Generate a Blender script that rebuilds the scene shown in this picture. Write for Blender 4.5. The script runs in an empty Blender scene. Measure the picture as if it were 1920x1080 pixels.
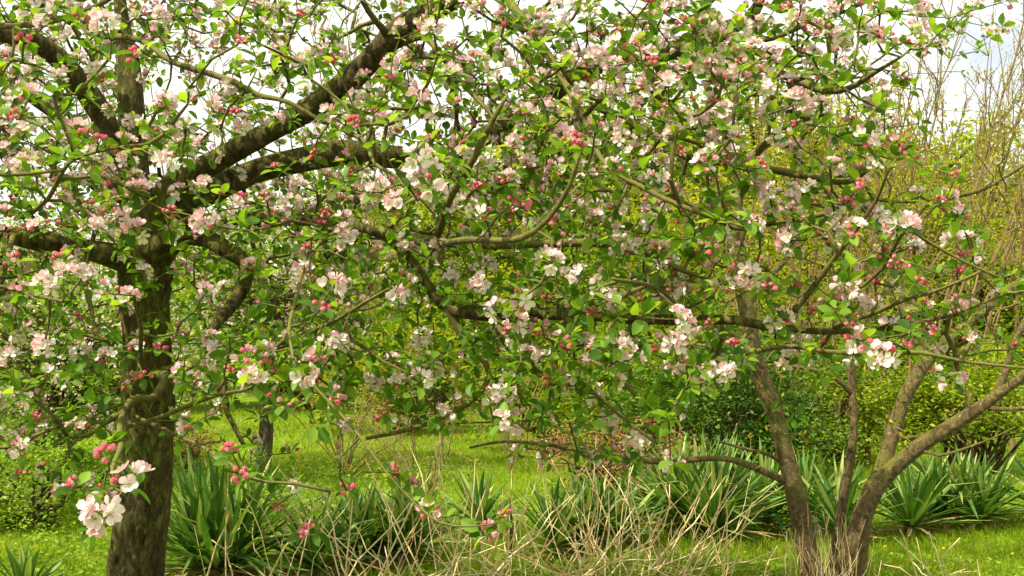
import bpy, math, random
import numpy as np
from mathutils import Vector
C = bpy.context.scene.collection
sc = bpy.context.scene
rng = np.random.default_rng(7)
random.seed(7)

# ---------------------------------------------------------------- camera
CAM = np.array([0.0, 0.0, 1.6]); F = 1884.0; PITCH = math.radians(3.0)
cd = bpy.data.cameras.new('camera'); cam = bpy.data.objects.new('camera', cd); C.objects.link(cam)
cam.location = CAM; cam.rotation_euler = (math.radians(90) + PITCH, 0, 0)
cd.sensor_width = 36; cd.lens = 36 * F / 1920; cd.clip_end = 3000; cd.clip_start = 0.05
sc.camera = cam

# ---------------------------------------------------------------- light
sv = np.array([-0.52, -0.40, 0.80]); sv /= np.linalg.norm(sv)
EL = math.asin(sv[2]); AZ = math.atan2(sv[0], sv[1])
w = bpy.data.worlds.new('World'); sc.world = w; w.use_nodes = True
nt = w.node_tree; nt.nodes.clear()
N = nt.nodes.new; L = nt.links.new
out = N('ShaderNodeOutputWorld'); bg = N('ShaderNodeBackground'); bg.inputs[1].default_value = 0.1
sky = N('ShaderNodeTexSky'); sky.sky_type = 'NISHITA'; sky.sun_disc = False
sky.sun_elevation = EL; sky.sun_rotation = AZ
tc = N('ShaderNodeTexCoord'); mp = N('ShaderNodeMapping'); mp.inputs['Scale'].default_value = (1, 1, 2.4)
mp.inputs['Location'].default_value = (0.35, 0.0, 0.1)
nz = N('ShaderNodeTexNoise'); nz.inputs['Scale'].default_value = 2.3; nz.inputs['Detail'].default_value = 9; nz.inputs['Roughness'].default_value = 0.55
HOLE = np.array([0.491, 0.988, 0.259]); HOLE /= np.linalg.norm(HOLE)
vd = N('ShaderNodeVectorMath'); vd.operation = 'DISTANCE'; vd.inputs[1].default_value = HOLE
hm = N('ShaderNodeMapRange'); hm.inputs[1].default_value = 0.03; hm.inputs[2].default_value = 0.22; hm.inputs[3].default_value = -0.10; hm.inputs[4].default_value = 0.45
ha = N('ShaderNodeMath'); ha.operation = 'ADD'
cr = N('ShaderNodeValToRGB'); cr.color_ramp.elements[0].position = 0.36; cr.color_ramp.elements[1].position = 0.56; cr.color_ramp.elements[0].color = (.5, .5, .5, 1)
mx = N('ShaderNodeMix'); mx.data_type = 'RGBA'; mx.inputs[7].default_value = (8.8, 8.7, 8.3, 1)
L(tc.outputs['Generated'], mp.inputs[0]); L(mp.outputs[0], nz.inputs[0]); L(tc.outputs['Generated'], vd.inputs[0]); L(vd.outputs['Value'], hm.inputs[0]); L(hm.outputs[0], ha.inputs[0]); L(nz.outputs[0], ha.inputs[1]); L(ha.outputs[0], cr.inputs[0])
L(cr.outputs[0], mx.inputs[0]); L(sky.outputs[0], mx.inputs[6]); L(mx.outputs[2], bg.inputs[0]); L(bg.outputs[0], out.inputs[0])
sd = bpy.data.lights.new('sun', 'SUN'); sd.energy = 5.0; sd.angle = math.radians(0.5); sd.color = (1.0, 0.93, 0.75)
so = bpy.data.objects.new('sun', sd); C.objects.link(so)
so.rotation_euler = Vector(sv).to_track_quat('Z', 'Y').to_euler(); so.location = (0, 0, 20)
sc.view_settings.view_transform = 'Standard'; sc.view_settings.look = 'None'
sc.render.filter_size = 1.8
sc.view_settings.exposure = 0.62; sc.view_settings.gamma = 1

# ---------------------------------------------------------------- helpers
def P(px, py, Y):
    a = np.array([(px - 960) / F, (540 - py) / F])
    dy = math.cos(PITCH) - a[1] * math.sin(PITCH); dz = math.sin(PITCH) + a[1] * math.cos(PITCH)
    return CAM + np.array([a[0], dy, dz]) * (Y / dy)
def G(px, py):            # point on the ground seen at a pixel
    d = P(px, py, 1.0) - CAM
    return CAM + d * (-CAM[2] / d[2])

def mat(name, col, rough=0.7, trans=None, tfac=0.35, col2=None, col3=None, island=False, spec=0.25, extra=None):
    m = bpy.data.materials.new(name); m.use_nodes = True
    t = m.node_tree; t.nodes.clear(); n = t.nodes.new; l = t.links.new
    o = n('ShaderNodeOutputMaterial'); p = n('ShaderNodeBsdfPrincipled')
    p.inputs['Roughness'].default_value = rough; p.inputs['Specular IOR Level'].default_value = spec
    src = None
    if island:
        g = n('ShaderNodeNewGeometry'); r = n('ShaderNodeValToRGB')
        r.color_ramp.elements[0].color = (*col, 1); r.color_ramp.elements[1].color = (*(col3 or col2), 1)
        if col3:
            e = r.color_ramp.elements.new(0.55); e.color = (*col2, 1)
        l(g.outputs['Random Per Island'], r.inputs[0]); src = r.outputs[0]
        l(src, p.inputs['Base Color'])
    else: p.inputs['Base Color'].default_value = (*col, 1)
    if trans:
        tr = n('ShaderNodeBsdfTranslucent'); ms = n('ShaderNodeMixShader'); ms.inputs[0].default_value = tfac
        if src is not None:
            mm = n('ShaderNodeMix'); mm.data_type = 'RGBA'; mm.blend_type = 'MULTIPLY'; mm.inputs[0].default_value = 1
            mm.inputs[7].default_value = (*trans, 1); l(src, mm.inputs[6]); l(mm.outputs[2], tr.inputs[0])
        else: tr.inputs[0].default_value = (*trans, 1)
        l(p.outputs[0], ms.inputs[1]); l(tr.outputs[0], ms.inputs[2]); l(ms.outputs[0], o.inputs[0])
    else: l(p.outputs[0], o.inputs[0])
    return m

def bark(name, ca, cb, moss, mossamt=0.5, scale=18, bump=0.6, zs=0.35, crack=0.7):
    m = bpy.data.materials.new(name); m.use_nodes = True
    t = m.node_tree; t.nodes.clear(); n = t.nodes.new; l = t.links.new
    o = n('ShaderNodeOutputMaterial'); p = n('ShaderNodeBsdfPrincipled'); p.inputs['Roughness'].default_value = 0.9; p.inputs['Specular IOR Level'].default_value = 0.15
    tc = n('ShaderNodeTexCoord'); mp = n('ShaderNodeMapping'); mp.inputs['Scale'].default_value = (1, 1, zs)
    l(tc.outputs['Object'], mp.inputs[0])
    a = n('ShaderNodeTexNoise'); a.inputs['Scale'].default_value = scale; a.inputs['Detail'].default_value = 8; a.inputs['Roughness'].default_value = 0.65
    l(mp.outputs[0], a.inputs[0])
    v = n('ShaderNodeTexVoronoi'); v.feature = 'DISTANCE_TO_EDGE'; v.inputs['Scale'].default_value = scale * 1.3
    dm = n('ShaderNodeMix'); dm.data_type = 'RGBA'; dm.inputs[0].default_value = 0.12
    l(mp.outputs[0], dm.inputs[6]); l(a.outputs['Color'], dm.inputs[7]); l(dm.outputs[2], v.inputs[0])
    r = n('ShaderNodeValToRGB'); r.color_ramp.elements[0].position = 0.35; r.color_ramp.elements[1].position = 0.68
    r.color_ramp.elements[0].color = (*ca, 1); r.color_ramp.elements[1].color = (*cb, 1); l(a.outputs[0], r.inputs[0])
    b = n('ShaderNodeTexNoise'); b.inputs['Scale'].default_value = 3.2; b.inputs['Detail'].default_value = 6; b.inputs['Roughness'].default_value = 0.6; l(tc.outputs['Object'], b.inputs[0])
    g = n('ShaderNodeNewGeometry'); sx = n('ShaderNodeSeparateXYZ'); l(g.outputs['Normal'], sx.inputs[0])
    ma = n('ShaderNodeMath'); ma.operation = 'MULTIPLY_ADD'; ma.inputs[1].default_value = 0.22; l(sx.outputs[2], ma.inputs[0]); l(b.outputs[0], ma.inputs[2])
    mr = n('ShaderNodeMapRange'); mr.inputs[1].default_value = 0.62 - mossamt * 0.3; mr.inputs[2].default_value = 0.80 - mossamt * 0.3; l(ma.outputs[0], mr.inputs[0])
    mm = n('ShaderNodeMix'); mm.data_type = 'RGBA'; l(mr.outputs[0], mm.inputs[0]); l(r.outputs[0], mm.inputs[6]); mm.inputs[7].default_value = (*moss, 1)
    # pale lichen flecks
    k = n('ShaderNodeTexNoise'); k.inputs['Scale'].default_value = 26; k.inputs['Detail'].default_value = 5; l(tc.outputs['Object'], k.inputs[0])
    kr = n('ShaderNodeMapRange'); kr.inputs[1].default_value = 0.66; kr.inputs[2].default_value = 0.74; kr.inputs[4].default_value = 0.55; l(k.outputs[0], kr.inputs[0])
    m2 = n('ShaderNodeMix'); m2.data_type = 'RGBA'; l(kr.outputs[0], m2.inputs[0]); l(mm.outputs[2], m2.inputs[6]); m2.inputs[7].default_value = (0.24, 0.24, 0.13, 1)
    cz = n('ShaderNodeMapRange'); cz.inputs[1].default_value = 0.0; cz.inputs[2].default_value = 0.10; cz.inputs[3].default_value = 0.35; l(v.outputs[0], cz.inputs[0])
    m3 = n('ShaderNodeMix'); m3.data_type = 'RGBA'; m3.blend_type = 'MULTIPLY'; m3.inputs[0].default_value = crack; l(m2.outputs[2], m3.inputs[6]); l(cz.outputs[0], m3.inputs[7])
    l(m3.outputs[2], p.inputs['Base Color'])
    vr = n('ShaderNodeMapRange'); vr.inputs[1].default_value = 0; vr.inputs[2].default_value = 0.25; l(v.outputs[0], vr.inputs[0])
    ad = n('ShaderNodeMath'); ad.operation = 'MULTIPLY_ADD'; ad.inputs[1].default_value = 0.5; l(vr.outputs[0], ad.inputs[0]); l(a.outputs[0], ad.inputs[2])
    bp = n('ShaderNodeBump'); bp.inputs['Strength'].default_value = bump; bp.inputs['Distance'].default_value = 0.02; l(ad.outputs[0], bp.inputs['Height'])
    l(bp.outputs[0], p.inputs['Normal']); l(p.outputs[0], o.inputs[0])
    return m

M = {}
M['apple_bark'] = bark('apple_bark', (0.04, 0.03, 0.013), (0.21, 0.155, 0.068), (0.17, 0.165, 0.032), 0.55, 20, 1.0, 0.35, 0.85)
M['apple_twig'] = bark('apple_twig', (0.06, 0.045, 0.02), (0.20, 0.155, 0.065), (0.22, 0.21, 0.05), 0.55, 55, 0.5)
M['brown_bark'] = bark('brown_bark', (0.13, 0.09, 0.04), (0.40, 0.29, 0.14), (0.30, 0.27, 0.06), 0.42, 34, 0.9, 0.8)
M['brown_twig'] = bark('brown_twig', (0.14, 0.085, 0.04), (0.26, 0.18, 0.08), (0.2, 0.2, 0.06), 0.3, 40, 0.2)
M['sap_bark'] = mat('sap_bark', (0.20, 0.135, 0.055), 0.8)
M['far_bark'] = bark('far_bark', (0.07, 0.05, 0.03), (0.16, 0.12, 0.07), (0.1, 0.11, 0.03), 0.5, 10, 0.3)
M['leaf'] = mat('leaf', (0.045, 0.10, 0.012), 0.45, (1.8, 1.7, 0.5), 0.50, (0.12, 0.235, 0.022), (0.26, 0.40, 0.045), True, 0.3)
M['petal'] = None
M['bud'] = mat('bud', (0.60, 0.05, 0.10), 0.6, (1.0, 0.5, 0.5), 0.2, (0.70, 0.15, 0.20), (0.82, 0.42, 0.43), True, 0.15)
M['stalk'] = mat('stalk', (0.16, 0.24, 0.06), 0.6)
M['pollen'] = mat('pollen', (0.62, 0.50, 0.12), 0.8)
M['yucca'] = mat('yucca', (0.045, 0.11, 0.014), 0.5, (1.4, 1.6, 0.6), 0.22, (0.10, 0.21, 0.025), (0.40, 0.45, 0.12), True, 0.25)
M['dry'] = mat('dry', (0.42, 0.28, 0.11), 0.8, None, 0, (0.70, 0.54, 0.26), (0.82, 0.70, 0.40), True, 0.2)
M['shoot'] = mat('shoot', (0.22, 0.17, 0.06), 0.8)
M['dryleaf'] = mat('dryleaf', (0.28, 0.19, 0.08), 0.8, (1, 0.9, 0.6), 0.2, (0.45, 0.35, 0.16), None, True, 0.2)
M['grass'] = mat('grass', (0.15, 0.25, 0.008), 0.6, (1.6, 1.5, 0.3), 0.4, (0.23, 0.35, 0.010), (0.36, 0.42, 0.03), True, 0.12)
M['weed'] = mat('weed', (0.12, 0.22, 0.012), 0.55, (1.6, 1.5, 0.4), 0.38, (0.21, 0.34, 0.02), (0.34, 0.46, 0.04), True, 0.15)
M['yellow'] = mat('yellow', (0.85, 0.65, 0.02), 0.7)
M['hedgeA'] = mat('hedgeA', (0.11, 0.18, 0.010), 0.6, (1.6, 1.5, 0.4), 0.42, (0.22, 0.31, 0.015), (0.40, 0.46, 0.03), True, 0.15)
M['hedgeB'] = mat('hedgeB', (0.17, 0.21, 0.010), 0.6, (1.5, 1.4, 0.4), 0.45, (0.31, 0.36, 0.018), (0.48, 0.50, 0.04), True, 0.15)
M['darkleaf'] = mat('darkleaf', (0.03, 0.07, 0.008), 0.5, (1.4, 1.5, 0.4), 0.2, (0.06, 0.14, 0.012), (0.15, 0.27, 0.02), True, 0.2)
M['newleaf'] = mat('newleaf', (0.36, 0.17, 0.02), 0.5, (1.4, 1.3, 0.4), 0.45, (0.28, 0.34, 0.02), (0.48, 0.50, 0.04), True, 0.2)
M['red'] = mat('red', (0.28, 0.10, 0.05), 0.8, (1, 0.8, 0.6), 0.2, (0.36, 0.17, 0.09), (0.30, 0.2, 0.08), True, 0.2)
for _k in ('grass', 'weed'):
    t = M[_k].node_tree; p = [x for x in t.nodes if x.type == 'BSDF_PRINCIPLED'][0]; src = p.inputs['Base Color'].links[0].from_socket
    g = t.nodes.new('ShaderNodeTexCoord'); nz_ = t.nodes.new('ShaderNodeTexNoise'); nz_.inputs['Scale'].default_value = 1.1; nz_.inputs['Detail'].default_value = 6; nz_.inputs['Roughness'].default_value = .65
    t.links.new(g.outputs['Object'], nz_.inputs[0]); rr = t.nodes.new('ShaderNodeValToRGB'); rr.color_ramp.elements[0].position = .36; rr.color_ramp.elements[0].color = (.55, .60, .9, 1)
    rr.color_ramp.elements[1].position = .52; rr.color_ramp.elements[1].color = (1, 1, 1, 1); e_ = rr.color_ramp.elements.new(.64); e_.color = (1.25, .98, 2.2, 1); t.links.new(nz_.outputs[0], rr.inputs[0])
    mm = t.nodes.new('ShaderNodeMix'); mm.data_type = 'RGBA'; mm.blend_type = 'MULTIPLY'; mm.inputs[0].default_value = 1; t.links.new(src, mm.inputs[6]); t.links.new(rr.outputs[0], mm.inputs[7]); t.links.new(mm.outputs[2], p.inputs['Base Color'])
def petal_mat(name, base, edge, back):
    m = bpy.data.materials.new(name); m.use_nodes = True
    t = m.node_tree; t.nodes.clear(); n = t.nodes.new; l = t.links.new
    o = n('ShaderNodeOutputMaterial'); p = n('ShaderNodeBsdfPrincipled'); p.inputs['Roughness'].default_value = 0.6; p.inputs['Specular IOR Level'].default_value = 0.2
    at = n('ShaderNodeAttribute'); at.attribute_name = 'tint'
    g = n('ShaderNodeNewGeometry')
    m1 = n('ShaderNodeMix'); m1.data_type = 'RGBA'; m1.inputs[6].default_value = (*base, 1); m1.inputs[7].default_value = (*edge, 1)
    mu = n('ShaderNodeMath'); mu.operation = 'MULTIPLY'; l(at.outputs['Fac'], mu.inputs[0]); l(g.outputs['Random Per Island'], mu.inputs[1]); l(mu.outputs[0], m1.inputs[0])
    m2 = n('ShaderNodeMix'); m2.data_type = 'RGBA'; m2.inputs[7].default_value = (*back, 1)
    b2 = n('ShaderNodeMath'); b2.operation = 'MULTIPLY'; l(g.outputs['Backfacing'], b2.inputs[0]); l(g.outputs['Random Per Island'], b2.inputs[1])
    l(b2.outputs[0], m2.inputs[0]); l(m1.outputs[2], m2.inputs[6]); l(m2.outputs[2], p.inputs['Base Color'])
    tr = n('ShaderNodeBsdfTranslucent'); ms = n('ShaderNodeMixShader'); ms.inputs[0].default_value = 0.35; l(m2.outputs[2], tr.inputs[0])
    l(p.outputs[0], ms.inputs[1]); l(tr.outputs[0], ms.inputs[2]); l(ms.outputs[0], o.inputs[0])
    return m
M['petal'] = petal_mat('petal', (0.88, 0.83, 0.79), (0.83, 0.42, 0.48), (0.82, 0.38, 0.46))
M['petalpink'] = petal_mat('petalpink', (0.84, 0.62, 0.64), (0.76, 0.28, 0.36), (0.74, 0.27, 0.36))

class MB:
    def __init__(s): s.V = []; s.Q = []; s.T = []; s.mq = []; s.mt = []; s.tint = []; s.n = 0
    def add(s, v, q=None, t=None, m=0, tint=None):
        v = np.asarray(v, float).reshape(-1, 3)
        if q is not None and len(q): q = np.asarray(q).reshape(-1, 4); s.Q.append(q + s.n); s.mq.append(np.full(len(q), m))
        if t is not None and len(t): t = np.asarray(t).reshape(-1, 3); s.T.append(t + s.n); s.mt.append(np.full(len(t), m))
        s.V.append(v); s.n += len(v); s.tint.append(np.zeros(len(v)) if tint is None else tint)
    def merge(s, o, R=np.eye(3), off=np.zeros(3), sc_=1.0):
        V = np.concatenate(o.V) @ (np.asarray(R).T * sc_) + off
        s.V.append(V); s.tint.append(np.concatenate(o.tint))
        for q, m in zip(o.Q, o.mq): s.Q.append(q + s.n); s.mq.append(m)
        for q, m in zip(o.T, o.mt): s.T.append(q + s.n); s.mt.append(m)
        s.n += len(V)
    def mesh(s, name, mats, base=(0, 0, 0), smooth=True, tint=False):
        me = bpy.data.meshes.new(name)
        V = np.concatenate(s.V) - np.asarray(base)
        Q = np.concatenate(s.Q) if s.Q else np.zeros((0, 4), int); T = np.concatenate(s.T) if s.T else np.zeros((0, 3), int)
        mi = np.concatenate(s.mq + s.mt) if (s.mq or s.mt) else np.zeros(0, int)
        nq, nt_ = len(Q), len(T)
        me.vertices.add(len(V)); me.vertices.foreach_set('co', V.astype(np.float32).ravel())
        li = np.concatenate([Q.ravel(), T.ravel()]).astype(np.int32)
        me.loops.add(len(li)); me.loops.foreach_set('vertex_index', li)
        me.polygons.add(nq + nt_)
        me.polygons.foreach_set('loop_start', np.concatenate([np.arange(nq) * 4, nq * 4 + np.arange(nt_) * 3]).astype(np.int32))
        me.polygons.foreach_set('material_index', mi.astype(np.int32))
        me.polygons.foreach_set('use_smooth', np.full(nq + nt_, smooth))
        for m in mats: me.materials.append(M[m])
        if tint:
            a = me.attributes.new('tint', 'FLOAT', 'POINT'); a.data.foreach_set('value', np.concatenate(s.tint).astype(np.float32))
        me.update(calc_edges=True); me.validate()
        return me
def empty(name, loc, label, cat, group=None):
    o = bpy.data.objects.new(name, None); C.objects.link(o); o.location = loc; o.empty_display_size = .2
    tag(o, label, cat, group); return o
def tag(o, label=None, cat=None, group=None, kind=None):
    if label: o['label'] = label
    if cat: o['category'] = cat
    if group: o['group'] = group
    if kind: o['kind'] = kind
    return o
def part(name, mb, mats, parent, base=None, kind=None, **k):
    if base is None: base = parent.location
    me = mb.mesh(name, mats, base, **k) if isinstance(mb, MB) else mb
    o = bpy.data.objects.new(name, me); C.objects.link(o); o.parent = parent
    if kind: o['kind'] = kind
    return o
def solo(name, mb, mats, base=(0, 0, 0), **k):
    o = bpy.data.objects.new(name, mb.mesh(name, mats, base, **k)); C.objects.link(o); o.location = base; return o

def unit(v): v = np.asarray(v, float); return v / np.maximum(np.linalg.norm(v, axis=-1, keepdims=True), 1e-9)
def randdir(n): return unit(rng.normal(size=(n, 3)))
def frames(y, up=None, roll=None):
    """rotation matrices with local Y along y, Z near up"""
    y = unit(y); n = len(y)
    if up is None: up = np.tile([0, 0, 1.], (n, 1)) + rng.normal(size=(n, 3)) * 0.3
    x = unit(np.cross(y, up)); z = np.cross(x, y)
    if roll is not None:
        c, s = np.cos(roll)[:, None], np.sin(roll)[:, None]; x, z = x * c + z * s, z * c - x * s
    return np.stack([x, y, z], axis=2)
def inst(mb, tv, q, t, R, pos, s, m=0, tint=None):
    n = len(pos); k = len(tv)
    s = np.asarray(s); s = s[:, None, None] if s.ndim == 1 else (s[:, None, :] if s.ndim == 2 else s)
    v = np.einsum('nij,nkj->nki', R, np.tile(tv, (n, 1, 1)) * s) + np.asarray(pos)[:, None, :]
    off = (np.arange(n) * k)[:, None, None]
    mb.add(v, (np.tile(q, (n, 1, 1)) + off) if q is not None else None, (np.tile(t, (n, 1, 1)) + off) if t is not None else None, m,
           np.tile(tint, n) if tint is not None else None)

def catmull(p, step=0.05):
    p = np.asarray(p, float); out = []
    q = np.vstack([2 * p[0] - p[1], p, 2 * p[-1] - p[-2]])
    for i in range(1, len(q) - 2):
        d = np.linalg.norm(q[i + 1, :3] - q[i, :3]); m = max(2, int(d / step))
        t = np.linspace(0, 1, m, endpoint=False)[:, None]
        a, b, c, e = q[i - 1], q[i], q[i + 1], q[i + 2]
        out.append(0.5 * (2 * b + (c - a) * t + (2 * a - 5 * b + 4 * c - e) * t ** 2 + (3 * b - a - 3 * c + e) * t ** 3))
    out.append(p[-1:]); return np.vstack(out)
def tube(mb, pts, rad, k=6, lump=0.0, m=0, cap=False):
    pts = np.asarray(pts, float); rad = np.asarray(rad, float); n = len(pts)
    t = np.gradient(pts, axis=0); t = unit(t)
    u = np.linalg.svd(pts - pts.mean(0), full_matrices=False)[2]
    ref = u[-1] if n > 2 else np.cross(t[0], [0.3, 0.5, 0.8])
    if n > 2 and abs((t @ ref)).max() > 0.95: ref = np.array([0.31, 0.9, 0.2])
    a = unit(np.cross(t, ref)); b = np.cross(t, a)
    th = np.arange(k) * 2 * math.pi / k
    r = rad[:, None] * np.ones(k)
    if lump:
        L_ = np.concatenate([[0], np.cumsum(np.linalg.norm(np.diff(pts, axis=0), axis=1))])
        ph = rng.uniform(0, 6.28, 8)
        w_ = 0
        for j in range(4):
            w_ = w_ + np.sin(L_[:, None] * (4 + 5 * j) / 1.0 + ph[j] + np.sin(th[None] * (1 + j) + ph[j + 4]) * 1.6) * (0.5 / (1 + j * .5))
        r = r * (1 + lump * w_)
    v = pts[:, None] + r[..., None] * (np.cos(th)[None, :, None] * a[:, None] + np.sin(th)[None, :, None] * b[:, None])
    i = np.arange(n - 1)[:, None] * k; j = np.arange(k)[None]; j2 = (j + 1) % k
    q = np.stack([i + j, i + j2, i + k + j2, i + k + j], axis=2).reshape(-1, 4)
    mb.add(v, q, None, m)
    if cap: 
        c0 = mb.n - k
        mb.V[-1] = np.vstack([mb.V[-1].reshape(-1, 3), pts[-1] + t[-1] * rad[-1] * .4]); mb.tint[-1] = np.zeros(len(mb.V[-1])); mb.n += 1
        tt = [[c0 + x, c0 + (x + 1) % k, c0 + k] for x in range(k)]; mb.T.append(np.array(tt)); mb.mt.append(np.full(k, m))

# leaf template: length along +Y, folded on the midrib, drooping at the tip
def leaf_tpl(w_=0.30, fold=0.12, droop=0.12):
    st = [(0.25, 0.85), (0.55, 1.0), (0.82, 0.62)]
    v = [(0, 0, 0)]
    for y, k in st:
        z = -droop * y * y; v += [(-w_ * k, y, z + fold * k), (0, y, z), (w_ * k, y, z + fold * k)]
    v.append((0, 1, -droop)); v = np.array(v)
    t = [(0, 2, 1), (0, 3, 2), (7, 8, 10), (8, 9, 10)]
    q = [(1, 2, 5, 4), (2, 3, 6, 5), (4, 5, 8, 7), (5, 6, 9, 8)]
    return v, np.array(q), np.array(t)
LEAF = leaf_tpl()
LEAFN = leaf_tpl(0.2, 0.1, 0.25)
SMALL = (np.array([(0, 0, 0), (0.28, .45, .06), (0, 1, -.08), (-.28, .45, .06)]), None, np.array([(0, 1, 2), (0, 2, 3)]))
SMALLN = (np.array([(0, 0, 0), (0.14, .45, .04), (0, 1, -.08), (-.14, .45, .04)]), None, np.array([(0, 1, 2), (0, 2, 3)]))

# ---------------------------------------------------------------- twig growth between traced limbs and tips
def grow(nodes, nrad, tips, seg=0.08, rt=0.0022, ex=0.42, wander=0.10, alpha=0.12, sag=0.0):
    pos = [np.array(p) for p in nodes]; par = [-1] * len(nodes); nr = list(nrad); pl = [0.0] * len(nodes)
    nodes = np.array(nodes); tips = np.array(tips); n = len(tips)
    d = np.full(n, 1e9); near = np.zeros(n, int)
    for i in range(0, len(nodes), 200):
        D = np.linalg.norm(tips[:, None] - nodes[None, i:i + 200], axis=2); k = D.argmin(1); v = D[np.arange(n), k]
        m = v < d; d[m] = v[m]; near[m] = k[m] + i
    done = np.zeros(n, bool); paths = []; tipnode = np.zeros(n, int); tipdir = np.zeros((n, 3))
    for _ in range(n):
        dd = np.where(done, 1e9, d); a = int(dd.argmin()); done[a] = True
        s = near[a]; p0 = pos[s]; p1 = tips[a]; D = np.linalg.norm(p1 - p0)
        m = max(1, int(math.ceil(D / seg))); t = (np.arange(1, m + 1) / m)[:, None]
        off = rng.normal(size=3) * wander * D
        off[2] -= sag * D
        pts = p0 + (p1 - p0) * t + np.sin(t * math.pi) * off
        if m > 2: pts[:-1] += rng.normal(size=(m - 1, 3)) * seg * 0.10
        base = len(pos); prev = s
        for x in pts:
            pos.append(x); par.append(prev); nr.append(0); pl.append(pl[prev] + seg); prev = len(pos) - 1
        paths.append([s] + list(range(base, len(pos)))); tipnode[a] = prev
        tipdir[a] = unit(pts[-1] - (pts[-2] if m > 1 else p0))
        D2 = np.linalg.norm(tips[:, None] - pts[None], axis=2) + alpha * np.array(pl[base:])[None]
        k = D2.argmin(1); v = D2[np.arange(n), k]; mk = (v < d) & ~done; d[mk] = v[mk]; near[mk] = k[mk] + base
    cnt = np.zeros(len(pos))
    for a in range(n): cnt[tipnode[a]] += 1
    for i in range(len(pos) - 1, len(nodes) - 1, -1):
        if par[i] >= 0: cnt[par[i]] += cnt[i]
    pos = np.array(pos); rad = rt * np.maximum(cnt, 1) ** ex
    out = []
    for p in paths:
        r = rad[p].copy(); s = p[0]
        if s < len(nodes): r[0] = min(nr[s] * 0.9, r[1] * 1.35)
        else: r[0] = min(rad[s], r[1] * 1.3)
        out.append((pos[p], r))
    return out, tipdir

# ---------------------------------------------------------------- blossom pieces
def petal_tpl():
    v = np.array([(0, 0, 0), (-.22, .35, .03), (0, .35, -.05), (.22, .35, .03), (-.36, .72, .12), (0, .74, .02), (.36, .72, .12), (-.2, .98, .22), (0, 1.0, .12), (.2, .98, .22)])
    q = np.array([(1, 2, 5, 4), (2, 3, 6, 5), (4, 5, 8, 7), (5, 6, 9, 8)]); t = np.array([(0, 2, 1), (0, 3, 2)])
    tint = np.array([.1, .2, .1, .2, .8, .25, .8, 1, .7, 1]); return v, q, t, tint
PT = petal_tpl()
def flower_mb(openness, size=0.0250, npet=5):
    """petals only: mat 0 ; stamens mat 1; calyx mat 2 ; faces +Z"""
    mb = MB(); 
    for i in range(npet):
        a = i * 2 * math.pi / 5 * (1 if i < 5 else 1.02) + rng.normal() * .16 + (i >= 5) * .6; e = openness + rng.normal() * .16 + (i >= 5) * .55
        y = np.array([[math.cos(a) * math.cos(e), math.sin(a) * math.cos(e), math.sin(e)]])
        R = frames(y, np.array([[0, 0, 1.]]) if e < 1.2 else np.array([[-math.cos(a), -math.sin(a), .2]]), np.array([rng.normal() * .2]))
        inst(mb, PT[0] * np.array([1, 1, 1]), PT[1], PT[2], R, np.array([[0, 0, 0.002]]), np.array([size * rng.uniform(.88, 1.1)]), 0, PT[3])
    if openness < 0.9:
        for i in range(9):
            d = unit(np.array([rng.normal() * .45, rng.normal() * .45, 1])); p = np.array([d * .002, d * .011]); tube(mb, p, [.0005, .0004], 3, m=1)
            c = d * .011; s = .0011
            mb.add(c + s * np.array([(1, 0, 0), (-1, 0, 0), (0, 1, 0), (0, -1, 0), (0, 0, 1), (0, 0, -1)]), None,
                   [(0, 2, 4), (2, 1, 4), (1, 3, 4), (3, 0, 4), (2, 0, 5), (1, 2, 5), (3, 1, 5), (0, 3, 5)], 1)
    tube(mb, np.array([(0, 0, -.008), (0, 0, -.003), (0, 0, .003)]), [.0012, .003, .0022], 6, m=2)
    return mb
def bud_mb(r=0.0075):
    """a closed blossom: five overlapping petals wrapped to a blunt point"""
    mb = MB(); k = 5
    for i in range(k):
        a0 = i * 2 * math.pi / k + rng.normal() * .1; v = []; sw = .75; kk = rng.uniform(.92, 1.1)
        for z, q, of in [(-.1, .5, 0), (.45, .98, .1), (1.05, 1.06, .25), (1.6, .72, .45), (1.95, .22, .7)]:
            for j in (-1, 0, 1):
                a = a0 + of + j * sw * (1 - .1 * z); rr = r * q * kk * (1.0 + .10 * (j == 1)); v.append((rr * math.cos(a), rr * math.sin(a), z * r * kk - .08 * r * abs(j)))
        q = [(c * 3 + d, c * 3 + d + 1, c * 3 + d + 4, c * 3 + d + 3) for c in range(4) for d in (0, 1)]
        mb.add(v, q, None, 0)
    tube(mb, np.array([(0, 0, -.6 * r), (0, 0, -.1 * r), (0, 0, .4 * r)]), [r * .15, r * .5, r * .75], 6, m=2)
    return mb
FL = [flower_mb(o, npet=n_) for o, n_ in ((.25, 5), (.4, 5), (.6, 5), (.1, 8), (.8, 5), (.45, 9))]
FLP = [flower_mb(o, .020, n_) for o, n_ in ((.7, 5), (1.0, 5), (.9, 8))]
BD = [bud_mb(r) for r in (.0074, .0084, .0062)]
ME_FL = [f.mesh('blossom', ['petal', 'pollen', 'stalk'], tint=True) for f in FL]
ME_FP = [f.mesh('blossom', ['petalpink', 'pollen', 'stalk'], tint=True) for f in FLP]
ME_BD = [f.mesh('bud', ['bud', 'pollen', 'stalk'], tint=True) for f in BD]
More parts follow.
